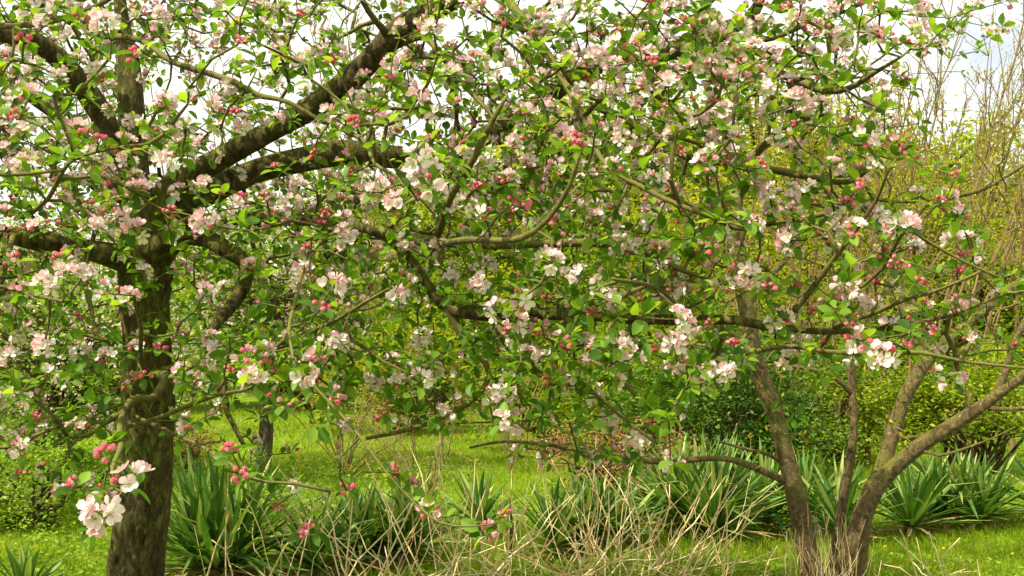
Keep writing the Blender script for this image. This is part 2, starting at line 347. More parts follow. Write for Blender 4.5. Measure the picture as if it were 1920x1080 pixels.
def cluster_layout(kind, s=1.0):
    """kind 'W' open white, 'M' mixed, 'B' buds -> list of (type, variant, dir, pos)"""
    if kind == 'W': n, nf, nb = rng.integers(4, 8), None, int(rng.random() < .5)
    elif kind == 'M': n, nf, nb = rng.integers(4, 7), None, int(rng.integers(1, 4))
    else: n, nf, nb = rng.integers(4, 8), None, 99
    items = []
    for i in range(n):
        a = i * 2.4 + rng.normal() * .3; tilt = 0.15 + 1.15 * math.sqrt((i + .3) / n)
        if kind == 'B': tilt *= .85
        d = unit(np.array([math.cos(a) * math.sin(tilt), math.sin(a) * math.sin(tilt), math.cos(tilt)]) + rng.normal(size=3) * .12)
        L_ = rng.uniform(.022, .030) * (0.72 if kind == 'B' else 1)
        bud = (i >= n - nb) if nb < 50 else True
        ty = 'bud' if bud else ('pink' if kind == 'M' and rng.random() < .6 else 'white')
        items.append((ty, d, d * L_ * s))
    return items

# ---------------------------------------------------------------- structure: ground
def ground():
    xs = np.concatenate([np.linspace(-200, -14, 20), np.linspace(-13, 13, 105), np.linspace(14, 200, 20)])
    ys = np.concatenate([np.linspace(-60, 0, 8), np.linspace(.5, 30, 119), np.linspace(32, 400, 24)])
    X, Y = np.meshgrid(xs, ys)
    Z = gz(X, Y); v = np.stack([X, Y, Z], 2).reshape(-1, 3); nx = len(xs)
    i = np.arange(len(ys) - 1)[:, None] * nx; j = np.arange(nx - 1)[None]
    q = np.stack([i + j, i + j + 1, i + nx + j + 1, i + nx + j], 2).reshape(-1, 4)
    mb = MB(); mb.add(v, q); return mb
def gz(X, Y):
    return 0.03 * np.sin(X * 1.3 + 1) * np.sin(Y * .9) + 0.015 * np.sin(X * 3.7) * np.sin(Y * 3.1 + 2) + 0.35 / (1 + np.exp(-(Y - 19) * .5)) * np.clip((X + 2) / 10, 0, 1)
m = bpy.data.materials.new('lawn'); m.use_nodes = True; t = m.node_tree; p = t.nodes['Principled BSDF']; p.inputs['Roughness'].default_value = 0.9; p.inputs['Specular IOR Level'].default_value = .1
n1 = t.nodes.new('ShaderNodeTexNoise'); n1.inputs['Scale'].default_value = .9; n1.inputs['Detail'].default_value = 8; n1.inputs['Roughness'].default_value = .7
tc = t.nodes.new('ShaderNodeTexCoord'); t.links.new(tc.outputs['Object'], n1.inputs[0])
r = t.nodes.new('ShaderNodeValToRGB'); r.color_ramp.elements[0].position = .33; r.color_ramp.elements[0].color = (.15, .14, .04, 1); r.color_ramp.elements[1].position = .48; r.color_ramp.elements[1].color = (.13, .21, .010, 1)
e = r.color_ramp.elements.new(.7); e.color = (.20, .32, .012, 1)
t.links.new(n1.outputs[0], r.inputs[0]); t.links.new(r.outputs[0], p.inputs['Base Color'])
M['lawn'] = m
tag(solo('ground', ground(), ['lawn']), kind='structure')

# grass blades
def blades(mb, n, xr, yr, h, wd, m=0, lean=.35, keep=None):
    x = rng.uniform(*xr, n); y = rng.uniform(0, 1, n); y = yr[0] + (yr[1] - yr[0]) * y
    k = np.abs(x) < (y * .56 + .8); x, y = x[k], y[k]
    if keep is not None: k = keep(x, y); x, y = x[k], y[k]
    n = len(x); pos = np.stack([x, y, gz(x, y) - .005], 1)
    hh = h * rng.uniform(.5, 1.3, n) * (0.75 + .5 * np.sin(x * 2.1 + np.sin(y * 1.7) * 2) ** 2)
    d = unit(np.stack([rng.normal(size=n) * lean, rng.normal(size=n) * lean, np.ones(n)], 1))
    R = frames(d, randdir(n)); tv = np.array([(-.5, 0, 0), (.5, 0, 0), (.35, .55, .10), (-.35, .55, .10), (0, 1, .32)])
    inst(mb, tv, np.array([(0, 1, 2, 3)]), np.array([(3, 2, 4)]), R, pos, np.stack([np.full(n, wd) * rng.uniform(.7, 1.3, n), hh, hh], 1), m)
gr = MB()
blades(gr, 95000, (-6, 6), (5.6, 9.5), .075, .006)
blades(gr, 90000, (-9, 9), (9.5, 15), .06, .009)
blades(gr, 70000, (-14, 14), (15, 24), .07, .018)
blades(gr, 5000, (-7, 7), (5.6, 13), .22, .006, lean=.5, keep=lambda x, y: (np.sin(x * 1.7 + 2) * np.sin(y * 1.3) > .15) | (x < -1.8))
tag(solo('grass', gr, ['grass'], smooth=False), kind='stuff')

def leafscatter(mb, pos, size, tpl=SMALL, m=0, upb=.6):
    n = len(pos); d = randdir(n); d[:, 2] = np.abs(d[:, 2]) * .7 * upb
    R = frames(d, np.tile([0, 0, 1.], (n, 1)) + rng.normal(size=(n, 3)) * .5)
    inst(mb, tpl[0], tpl[1], tpl[2], R, pos, size * rng.uniform(.6, 1.3, n), m)
wd = MB()
def weedpatch(cx, cy, rx, ry, h, n):
    a = rng.uniform(0, 6.28, n); r_ = np.sqrt(rng.random(n)); x = cx + r_ * rx * np.cos(a); y = cy + r_ * ry * np.sin(a)
    hh = h * (0.35 + .65 * np.abs(np.sin(x * 5 + y * 3)) ) * np.sqrt(np.maximum(1 - r_ ** 2 * .8, .1))
    z = gz(x, y) + hh * rng.uniform(.1, 1, n); leafscatter(wd, np.stack([x, y, z], 1), .045)
for cx, cy, rx, ry, h, n in [(-4.6, 9.0, 1.9, 1.3, .42, 5200), (-4.0, 11, 2.2, 1.2, .5, 4200), (-3.0, 7.3, .7, .7, .26, 1500), (-2.7, 9.6, 1.1, .7, .36, 2400), (-1.6, 11.6, 1.2, .6, .3, 1800),
                             (0.25, 6.7, 1.0, .5, .16, 1700), (1.1, 6.9, .8, .6, .13, 1200), (2.6, 6.9, 1.2, .6, .10, 1200), (1.3, 10.2, 1.0, .6, .4, 1800), (-.3, 8.9, .8, .5, .2, 900)]:
    weedpatch(cx, cy, rx, ry, h, n)
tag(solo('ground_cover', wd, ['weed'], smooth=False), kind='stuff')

# ---------------------------------------------------------------- main apple tree
def traced(pts, step=.05):
    """rows (px, py, depth, radius in px of the 1920 picture)"""
    a = [np.append(P(x, y, Y), r * Y / F) for x, y, Y, r in pts]
    return catmull(a, step)
base = G(256, 1209); base[2] = gz(base[0], base[1])
apple = empty('apple_tree', base, 'large old apple tree in pink and white blossom with a thick dark trunk', 'tree')
trunk = [(252, 1235, 5.3, 72), (252, 1190, 5.3, 62), (255, 1120, 5.25, 53), (258, 1050, 5.2, 50), (268, 950, 5.15, 48), (275, 850, 5.1, 47), (276, 760, 5.05, 47), (275, 660, 5.0, 44), (273, 580, 5.0, 44), (274, 520, 5.0, 50), (278, 460, 5.0, 50), (285, 410, 5.0, 36), (290, 370, 5.0, 26)]
limbs = [
 [(280, 470, 5.0, 36), (295, 395, 5.0, 32), (330, 345, 5.0, 27), (430, 288, 4.95, 23), (530, 232, 4.9, 23), (620, 178, 4.8, 25), (690, 118, 4.7, 25), (755, 52, 4.6, 25), (840, 5, 4.5, 20), (930, -50, 4.4, 16), (1050, -110, 4.4, 10)],
 [(290, 470, 5.05, 30), (350, 390, 5.1, 26), (410, 352, 5.15, 26), (480, 320, 5.2, 26), (560, 300, 5.25, 27), (640, 285, 5.3, 26), (740, 295, 5.4, 24), (820, 295, 5.5, 22), (900, 260, 5.5, 20), (1000, 200, 5.4, 19), (1090, 135, 5.3, 20), (1180, 100, 5.2, 22), (1270, 95, 5.1, 20), (1340, 65, 5.0, 18), (1410, 30, 4.9, 14), (1430, -20, 4.8, 9)],
 [(275, 480, 5.05, 32), (262, 380, 5.1, 30), (252, 300, 5.1, 29), (247, 200, 5.15, 28), (240, 120, 5.2, 25), (230, 50, 5.2, 15), (222, -20, 5.2, 12), (210, -110, 5.2, 8)],
 [(278, 470, 4.95, 34), (245, 340, 4.9, 28), (190, 215, 4.8, 24), (150, 155, 4.7, 23), (105, 105, 4.6, 22), (55, 72, 4.5, 20), (-10, 60, 4.4, 18), (-110, 20, 4.3, 12)],
 [(272, 480, 5.1, 28), (230, 370, 5.15, 22), (175, 300, 5.2, 20), (130, 232, 5.25, 20), (75, 190, 5.3, 17), (0, 140, 5.3, 13), (-90, 100, 5.3, 9)],
 [(275, 500, 4.95, 36), (215, 480, 4.85, 27), (150, 466, 4.75, 22), (80, 456, 4.6, 20), (20, 442, 4.5, 17), (-50, 430, 4.4, 14), (-150, 420, 4.3, 10)],
 [(290, 480, 4.95, 34), (335, 445, 4.85, 22), (380, 445, 4.75, 19), (425, 470, 4.65, 18), (460, 495, 4.6, 16), (455, 540, 4.55, 14), (425, 585, 4.5, 13), (398, 620, 4.45, 10), (390, 680, 4.4, 7), (420, 760, 4.3, 6), (460, 840, 4.2, 4)],
 [(295, 460, 4.85, 24), (360, 420, 4.7, 18), (440, 410, 4.5, 14), (540, 412, 4.3, 13), (640, 418, 4.15, 11), (715, 440, 4.05, 10), (770, 485, 4.0, 9), (805, 540, 3.95, 11), (850, 580, 3.9, 15), (960, 590, 3.8, 14), (1060, 588, 3.75, 13), (1180, 596, 3.7, 12), (1290, 600, 3.65, 11), (1380, 600, 3.6, 11), (1430, 610, 3.55, 10), (1560, 622, 3.5, 7), (1690, 610, 3.4, 5), (1790, 590, 3.3, 3)],
]
small = [
 [(1425, 610, 3.55, 9), (1470, 590, 3.45, 8), (1530, 530, 3.3, 7), (1575, 480, 3.2, 6), (1612, 435, 3.1, 5), (1645, 380, 3.0, 4), (1665, 310, 2.9, 3)],
 [(715, 440, 4.05, 12), (780, 450, 3.9, 10), (880, 455, 3.8, 10), (980, 455, 3.7, 9), (1080, 458, 3.7, 9), (1180, 470, 3.7, 8), (1260, 500, 3.7, 6), (1330, 520, 3.7, 4)],
 [(780, 450, 3.9, 8), (840, 458, 3.4, 8), (915, 450, 3.1, 7), (980, 440, 2.95, 7), (1025, 405, 2.9, 6), (1060, 350, 2.85, 5), (1080, 290, 2.8, 3)],
 [(800, 470, 3.9, 9), (835, 400, 3.4, 8), (875, 325, 3.1, 8), (905, 255, 3.0, 7), (935, 195, 2.95, 5), (945, 180, 2.95, 4)],
 [(920, -60, 4.4, 12), (955, 5, 4.2, 10), (1000, 60, 4.0, 10), (1040, 120, 3.9, 10), (1065, 170, 3.8, 9), (1080, 205, 3.75, 9), (1105, 250, 3.7, 7), (1140, 310, 3.5, 6), (1200, 345, 3.35, 6), (1270, 380, 3.25, 6), (1340, 408, 3.2, 5), (1400, 430, 3.1, 3)],
 [(740, 80, 4.7, 14), (715, 55, 4.5, 8), (690, 25, 4.4, 7), (665, -20, 4.3, 6)],
 [(735, 85, 4.7, 10), (790, 75, 4.5, 8), (835, 110, 4.3, 7), (870, 150, 4.2, 6), (910, 200, 4.1, 5), (930, 240, 4.0, 3)],
 [(1290, 95, 5.05, 16), (1370, 95, 4.6, 12), (1400, 110, 4.4, 11), (1440, 132, 4.2, 10), (1490, 150, 4.1, 9), (1540, 168, 4.0, 9), (1585, 162, 3.9, 7), (1630, 135, 3.8, 6), (1690, 105, 3.7, 3)],
 [(1370, 95, 4.7, 12), (1420, 100, 4.6, 9), (1480, 125, 4.5, 8), (1520, 150, 4.4, 6), (1560, 172, 4.3, 5)],
 [(1340, 70, 5.0, 12), (1430, 70, 4.6, 7), (1500, 50, 4.4, 7), (1570, 32, 4.2, 6), (1650, -5, 4.1, 5), (1720, -30, 4.0, 3)],
 [(1110, 200, 4.4, 10), (1200, 240, 4.3, 9), (1290, 290, 4.2, 9), (1390, 300, 4.1, 8), (1440, 260, 4.0, 8), (1490, 235, 3.9, 6), (1560, 215, 3.8, 4)],
 [(1385, 300, 4.2, 9), (1450, 322, 4.1, 8), (1520, 336, 4.0, 8), (1590, 342, 3.9, 6), (1640, 300, 3.8, 4)],
 [(1270, 380, 4.0, 8), (1380, 430, 4.0, 7), (1460, 415, 3.9, 7), (1530, 400, 3.8, 6), (1585, 388, 3.8, 4)],
 [(-60, 55, 3.6, 8), (30, 48, 3.5, 7), (100, 36, 3.5, 7), (160, 18, 3.5, 6), (215, -10, 3.5, 5)],
 [(190, 60, 4.8, 8), (265, 82, 4.4, 7), (325, 110, 4.2, 7), (390, 135, 4.1, 7), (440, 160, 4.0, 7), (480, 184, 4.0, 6), (540, 194, 3.9, 5), (620, 228, 3.8, 4)],
 [(300, 700, 4.9, 12), (310, 715, 4.5, 10), (290, 742, 4.2, 10), (250, 750, 3.9, 9), (232, 780, 3.6, 8), (225, 830, 3.2, 7), (215, 880, 2.7, 5), (205, 925, 2.2, 4)],
 [(250, 750, 3.9, 6), (262, 700, 3.7, 6), (260, 650, 3.5, 5), (262, 600, 3.3, 5), (255, 560, 3.0, 3)],
 [(236, 795, 3.6, 5), (320, 776, 3.5, 5), (380, 757, 3.4, 5), (430, 735, 3.2, 4), (480, 715, 2.9, 3)],
 [(245, 775, 3.7, 4), (300, 798, 3.6, 5), (350, 825, 3.5, 4), (410, 858, 3.2, 4), (460, 882, 2.9, 3), (500, 905, 2.8, 3), (560, 912, 2.8, 4), (625, 928, 2.8, 4)],
 [(310, 690, 4.9, 9), (350, 690, 4.6, 8), (400, 690, 4.4, 7), (450, 685, 4.2, 5), (520, 650, 3.9, 5), (600, 610, 3.5, 5), (680, 575, 3.1, 4), (735, 540, 2.9, 3)],
 [(845, 580, 3.9, 12), (868, 630, 3.9, 10), (900, 665, 3.85, 8), (918, 705, 3.8, 7), (885, 745, 3.8, 6), (830, 775, 3.8, 5), (760, 805, 3.7, 5), (690, 825, 3.7, 4)],
 [(930, 600, 3.8, 13), (955, 645, 3.7, 12), (985, 678, 3.65, 12), (1015, 705, 3.6, 9), (1080, 712, 3.5, 6), (1130, 750, 3.4, 4), (1190, 800, 3.3, 4), (1230, 830, 3.3, 3)],
 [(1060, 590, 3.75, 9), (1100, 640, 3.6, 7), (1120, 675, 3.5, 6), (1160, 700, 3.5, 6), (1200, 760, 3.4, 4)],
 [(560, 690, 3.2, 6), (600, 740, 3.1, 5), (645, 790, 3.0, 5), (680, 832, 2.9, 5), (715, 875, 2.85, 4), (770, 930, 2.8, 4), (830, 978, 2.75, 4), (890, 990, 2.7, 3), (950, 985, 2.7, 2)],
 [(1290, 600, 3.65, 9), (1250, 560, 3.4, 6), (1210, 530, 3.2, 5), (1150, 520, 3.0, 4)],
 [(1410, 612, 3.55, 6), (1380, 662, 3.5, 5), (1470, 655, 3.4, 5), (1560, 664, 3.3, 5), (1680, 660, 3.2, 5), (1730, 655, 3.1, 5), (1800, 670, 3.1, 4), (1930, 690, 3.0, 3)],
 [(1585, 550, 3.3, 4), (1650, 500, 3.2, 4), (1705, 440, 2.9, 4), (1740, 455, 2.9, 4), (1800, 488, 2.9, 3), (1870, 520, 2.9, 3)],
 [(1560, 620, 3.5, 5), (1640, 590, 3.3, 5), (1700, 560, 3.2, 5), (1760, 540, 3.1, 4), (1850, 500, 3.0, 3)],
 [(640, 418, 4.15, 10), (600, 460, 3.8, 8), (560, 520, 3.4, 7), (545, 600, 3.1, 6), (555, 680, 2.9, 5)],
 [(80, 456, 4.6, 12), (60, 420, 3.9, 9), (90, 360, 3.3, 8), (150, 300, 3.0, 6), (230, 270, 2.9, 4)],
 [(20, 442, 4.5, 11), (30, 500, 3.8, 8), (70, 560, 3.2, 7), (120, 560, 2.9, 5)],
 [(150, 466, 4.75, 10), (170, 560, 4.4, 8), (175, 620, 4.2, 6), (200, 645, 4.1, 5), (120, 620, 4.0, 4)],
 [(0, 250, 4.5, 12), (50, 285, 4.3, 11), (110, 325, 4.1, 10), (150, 360, 4.0, 8), (190, 420, 3.9, 5)],
 [(620, 180, 4.8, 12), (650, 240, 4.2, 9), (700, 290, 3.6, 7), (740, 340, 3.1, 6), (790, 370, 2.8, 4)],
 [(1180, 100, 5.2, 14), (1230, 150, 4.6, 10), (1250, 220, 4.0, 8), (1210, 300, 3.6, 6), (1160, 380, 3.3, 4)],
]
nodes = []; nrad = []
tr = traced(trunk, .018)
mb = MB(); tube(mb, tr[:, :3], tr[:, 3], 110, .05)
# fine bark ridges on the trunk
V = mb.V[0]; ang = np.arctan2(V[:, 1] - np.interp(V[:, 2], tr[:, 2], tr[:, 1]), V[:, 0] - np.interp(V[:, 2], tr[:, 2], tr[:, 0]))
z_ = V[:, 2]; wv = ang * 15 + 2.2 * np.sin(z_ * 7) + 1.3 * np.sin(z_ * 17 + ang * 3)
rd = -0.009 * np.maximum(0, np.sin(wv)) ** 6 * (0.5 + 0.5 * np.sin(z_ * 23 + ang * 5)) - 0.006 * np.maximum(0, np.sin(z_ * 46 + 3 * np.sin(ang * 6) + np.floor(wv / 6.283) * 2.1)) ** 8 + 0.003 * np.sin(ang * 7 + z_ * 19) + 0.002 * np.sin(ang * 29 + z_ * 61)
for kz, ka in ((1.12, -1.9), (0.55, -1.1), (1.75, -2.3)): rd += 0.020 * np.exp(-((z_ - kz) / .05) ** 2 - ((ang - ka) / .32) ** 2) - 0.014 * np.exp(-((z_ - kz) / .02) ** 2 - ((ang - ka) / .13) ** 2)
V[:, 0] += rd * np.cos(ang); V[:, 1] += rd * np.sin(ang)
part('trunk', mb, ['apple_bark'], apple)
for i, l_ in enumerate(limbs):
    c = traced(l_, .05); c[:, 3] *= .9; mb = MB(); tube(mb, c[:, :3], c[:, 3], 22, .11, cap=True); part('limb', mb, ['apple_bark'], apple)
    c = c[6:]; nodes += list(c[::2, :3]); nrad += list(c[::2, 3])
for si, l_ in enumerate(small):
    c = traced(l_, .04); c[:, 3] *= .85 if si < len(small) - 7 and l_[0][0] != 560 else .55
    c[:, :3] += np.stack([np.sin(np.arange(len(c)) * .31 + a_) for a_ in rng.uniform(0, 6, 3)], 1) * .010; mb = MB(); tube(mb, c[:, :3], c[:, 3], 8, .10, cap=True); part('branch', mb, ['apple_twig'], apple)
    nodes += list(c[::2, :3]); nrad += list(c[::2, 3])

HAND = """190 962 W 1.75;245 905 W 1.85;200 855 B 2.2;435 850 B 2.3;455 890 B 2.3;140 915 B 2.4;90 880 W 3.4;45 890 B 3.2;480 712 W 2.3;565 705 W 2.5;600 680 M 2.6;460 675 M 2.4;515 660 M 2.9;620 745 M 2.8
400 640 W 3.2;240 715 M 3;270 705 B 3;300 655 B 3.2;260 655 M 3.2;235 565 W 2.8;120 520 W 2.5;45 550 M 2.6;115 485 B 2.8;385 420 W 2.8;255 435 M 2.8;238 412 W 2.8;208 405 M 2.9;255 360 W 2.9;168 395 M 3;185 330 M 2.8;185 270 B 2.5;235 275 M 2.5;290 255 W 2.8;340 280 M 2.9
145 250 W 2.8;55 185 W 2.6;35 220 B 2.6;255 105 B 2.8;45 80 B 2.8;70 15 W 3;255 30 M 3;315 398 B 2.9;415 365 B 3.2;455 375 B 3.2;500 370 B 3.2;610 400 B 3.3;605 425 B 3.3;590 290 B 3.3;10 405 M 3;90 350 M 3.2;60 330 W 3.4;20 115 M 3;150 115 W 3.6;180 65 M 3.3
480 505 M 3;570 505 M 3;620 540 W 2.6;600 580 B 2.6;655 455 W 2.9;735 560 W 2.8;580 470 B 3;645 650 M 3;685 660 B 3;700 715 W 3.6;720 780 B 3;650 920 B 2.6;580 1000 B 2.4;730 885 B 2.8;765 908 B 2.8;805 968 M 2.6;905 1000 M 2.4;945 970 B 2.8;545 850 M 4;520 945 B 3
75 785 B 3.5;140 800 W 3.5;170 800 B 3.5;40 820 W 3.6;170 665 W 4;45 630 W 4;785 300 W 2.3;800 318 W 2.35;780 330 W 2.35;805 348 W 2.3;750 385 W 2.5;665 235 B 2.7;725 235 W 2.8;730 155 B 3;795 55 M 3;780 190 W 2.8;815 215 W 3;810 270 M 3;850 95 M 3.2;895 20 M 3.3
620 215 M 3;665 325 B 3;650 300 M 3.2;735 350 B 2.9;905 405 M 2.9;940 345 B 3;982 392 B 2.7;960 384 B 2.7;1045 415 B 2.9;1085 265 B 2.7;1110 325 B 2.9;1060 255 W 2.9;1035 325 M 3;995 310 W 3;1000 340 M 3;975 270 B 3;985 215 W 3;870 270 B 3;860 275 M 2.9;890 355 B 3
830 465 M 3;830 505 W 3.1;885 520 M 3.1;935 585 W 2.6;965 605 W 2.6;980 560 M 2.5;1015 610 M 2.8;1020 625 B 2.9;1060 655 B 2.8;1105 580 B 2.8;1160 560 W 2.8;1185 570 M 2.9;1180 675 W 2.6;1220 660 B 2.9;1265 645 W 2.7;1030 670 W 3.2;970 725 B 3.2;975 790 W 2.9;1030 715 B 3
1130 770 M 3;1140 790 W 3;1210 800 B 2.9;1225 820 B 3;1195 830 W 2.9;1110 740 M 3.1;1010 515 W 3.3;1225 370 M 3;1195 460 M 3.1;1250 500 M 3.2;1225 120 B 2.9;1175 115 B 2.9;1215 165 W 3;1160 180 W 3;1150 140 W 3;1090 100 M 3.2;1010 155 M 3.1;930 150 M 3.2;1105 15 M 3.3;1165 65 B 3
1260 140 M 3;1320 120 W 2.7;1305 135 W 2.7;1285 160 M 2.9;1385 55 W 2.7;1350 80 M 2.8;1345 150 M 3;1360 210 W 3;1490 190 W 2.9;1510 195 W 3;1490 240 B 2.9;1460 250 W 3;1340 265 W 3;1355 300 B 3;1400 320 M 3;1620 265 W 2.6;1685 270 M 2.6;1685 292 B 2.6;1610 350 B 2.8;1610 320 B 3
1585 385 B 2.8;1690 425 W 2.4;1595 440 B 2.6;1480 450 W 2.8;1540 440 M 3;1445 365 W 3;1450 395 W 3.1;1325 465 B 2.8;1335 505 M 3;1405 515 W 2.7;1375 510 B 2.9;1440 545 B 2.8;1355 545 M 3;1585 535 M 2.6;1640 530 B 2.9;1660 490 M 3;1695 510 B 2.9;1720 530 B 2.8;1795 510 B 3;1810 485 B 3
1785 570 M 2.9;1730 575 B 2.9;1590 600 B 2.8;1610 640 M 2.5;1655 670 W 2.4;1690 650 B 2.8;1740 620 B 2.9;1735 650 M 2.9;1715 655 B 3;1670 615 W 3;1520 580 B 3;1540 650 B 3.1;1375 648 B 3;1315 715 M 3.2;1290 550 W 3.2;1575 70 W 3;1550 65 M 3.2;1620 55 W 3;1660 75 M 2.9;1720 60 W 3;1720 20 W 3
1640 70 W 3.2;1730 15 B 3;1470 15 B 3.2;1495 45 B 3.2;1790 335 B 3.2;1900 655 B 3.4"""
hand = []
for tok in HAND.replace('\n', ';').split(';'):
    x, y, k, d = tok.split(); d = float(d) * 1.16; hand.append((P(float(x), float(y), d), k, d))
GRID = """877753772566654788876411
757635776775578999866411
876536467556668989987310
887777567899999999865310
787777777799999888766310
666666678889888888776542
776446677888777777766653
333335676656777777666652
233235664334556665433331
123123322223443321100000
122011000000111100000000
013001100000000000000000
002000000000000000000000"""
GR = [[int(c) for c in r_.strip()] for r_ in GRID.split('\n')]
LIMPX = np.vstack([catmull(np.array(q, float), 12.0) for q in [limbs[0][1:], limbs[1][1:7], limbs[2], limbs[3], limbs[5], trunk[2:], limbs[6][:8], [(1472, 850, 6, 12), (1432, 720, 6, 12), (1405, 600, 6, 12)]]])
tips = [h[0] for h in hand]; kinds = [h[1] for h in hand]
for gy in range(-5, 13):
    for gx in range(-5, 25):
        if 0 <= gy and 0 <= gx < 24: den = GR[gy][gx] * (1 if gx < 15 else .8 if gx < 17 else .52)
        elif gy < 0: den = 2.4 if gx < 20 else 0
        elif gx < 0: den = max(0, 5 - max(0, gy - 7))
        else: den = 1 if 5 < gy < 8 else 0
        m_ = rng.poisson(den * (2.35 if gx < 15 else 2.0 if gy >= 0 else 1.4))
        for _ in range(m_):
            x = gx * 80 + rng.uniform(0, 80); y = gy * 80 + rng.uniform(0, 80)
            lo, hi = (2.7, 6.3) if x < 1200 else (2.7, 4.9)
            if y > 640: lo, hi = 2.8, 4.4
            d = rng.triangular(lo, (lo + hi) / 2, hi)
            if (np.hypot(LIMPX[:, 0] - x, LIMPX[:, 1] - y) < LIMPX[:, 3] + 12).any() and d < 5 and rng.random() < .72: d = rng.uniform(5.2, 6.9)
            tips.append(P(x, y, d)); kinds.append(rng.choice(['W', 'M', 'B', 'L'], p=[.40, .20, .07, .33] if y < 480 else [.23, .13, .04, .60]) if y > -80 else 'L')
tips = np.array(tips)
# keep the big limbs visible: drop fill tips that sit right in front of them
tw, tdir = grow(nodes, nrad, tips)
mb = MB()
for p_, r_ in tw: tube(mb, p_, r_, 5 if r_.max() > .004 else 4)
part('twigs', mb, ['apple_twig'], apple, kind='stuff')
# leaves
lf = MB(); LP, LD, LS = [], [], []
for i, (tp, td, k) in enumerate(zip(tips, tdir, kinds)):
    n = rng.integers(4, 8) if k != 'L' else rng.integers(6, 11)
    a = np.arange(n) * 2.4 + rng.uniform(0, 6); axis = unit(td + np.array([0, 0, .6]) + rng.normal(size=3) * .2)
    x = unit(np.cross(axis, rng.normal(size=3))); y = np.cross(axis, x); el = rng.uniform(-.1, .8, n)
    D = (np.cos(a) * np.cos(el))[:, None] * x + (np.sin(a) * np.cos(el))[:, None] * y + np.sin(el)[:, None] * axis
    LP.append(tp - axis * rng.uniform(-.01, .02, n)[:, None] + D * .01); LD.append(D); LS.append(rng.uniform(.026, .060, n) * (1.05 if i < len(hand) else 1))
for p_, r_ in tw:
    m_ = len(p_); 
    for j in range(1, m_ - 1):
        if r_[j] < .006 and rng.random() < .8:
            n = rng.integers(1, 4); D = randdir(n); D[:, 2] = D[:, 2] * .6 + .2
            LP.append(np.tile(p_[j], (n, 1))); LD.append(unit(D)); LS.append(rng.uniform(.018, .045, n))
LP = np.vstack(LP); LD = np.vstack(LD); LS = np.concatenate(LS)
R = frames(LD, None, rng.normal(size=len(LP)) * .35)
inst(lf, LEAF[0], LEAF[1], LEAF[2], R, LP, LS)
print('apple leaves', len(LP), 'tips', len(tips))
part('leaves', lf, ['leaf'], apple, kind='stuff')
# blossom clusters
bb = MB()   # the small far ones, one part
order = sorted([i for i in range(len(hand))], key=lambda i: hand[i][2]); own = set(order[:100])
for i in range(len(tips)):
    k = kinds[i]
    if k == 'L': continue
    ax = unit(tdir[i] * .6 + np.array([0, -.35, .55]) + rng.normal(size=3) * .35 + (np.array([0, -.4, 0]) if i < len(hand) else 0))
    R = frames(np.array([ax]), randdir(1))[0]; R = R[:, [0, 2, 1]] * np.array([1, -1, 1])   # local Z -> ax
    items = cluster_layout(k, 1.0); s = 1.0 if i < len(hand) else rng.uniform(.8, 1.0)
    if i in own:
        st = MB()
        for ty, d, q in items: tube(st, np.array([(0, 0, 0), q * .55 + np.array([0, 0, .002]), q]), [.0012, .001, .001], 4)
        co = bpy.data.objects.new('blossom_cluster', st.mesh('blossom_cluster', ['stalk'])); C.objects.link(co); co.parent = apple
        co.location = tips[i] - base; co.rotation_mode = 'QUATERNION'
        from mathutils import Matrix
        co.rotation_quaternion = Matrix(R.tolist()).to_quaternion()
        for ty, d, q in items:
            me = random.choice(ME_BD if ty == 'bud' else ME_FP if ty == 'pink' else ME_FL)
            f = bpy.data.objects.new('bud' if ty == 'bud' else 'flower', me); C.objects.link(f); f.parent = co; f.location = q
            f.rotation_mode = 'QUATERNION'; f.rotation_quaternion = Vector(d).to_track_quat('Z', 'Y'); f.scale = (1.08,) * 3
    else:
        cm = MB()
        for ty, d, q in items:
            src = random.choice(BD if ty == 'bud' else FLP if ty == 'pink' else FL)
            Rq = np.array(Vector(d).to_track_quat('Z', 'Y').to_matrix())
            tmp = MB(); tmp.merge(src, Rq, q)
            if ty == 'bud': tmp.mq = [np.where(a == 0, 3, a) for a in tmp.mq]; tmp.mt = [np.where(a == 0, 3, a) for a in tmp.mt]
            if ty == 'pink': tmp.mq = [np.where(a == 0, 4, a) for a in tmp.mq]; tmp.mt = [np.where(a == 0, 4, a) for a in tmp.mt]
            cm.merge(tmp); tube(cm, np.array([(0, 0, 0), q]), [.0012, .001], 3, m=2)
        bb.merge(cm, R, tips[i], s)
part('distant_blossom_clusters', bb, ['petal', 'pollen', 'stalk', 'bud', 'petalpink'], apple, kind='stuff', tint=True)

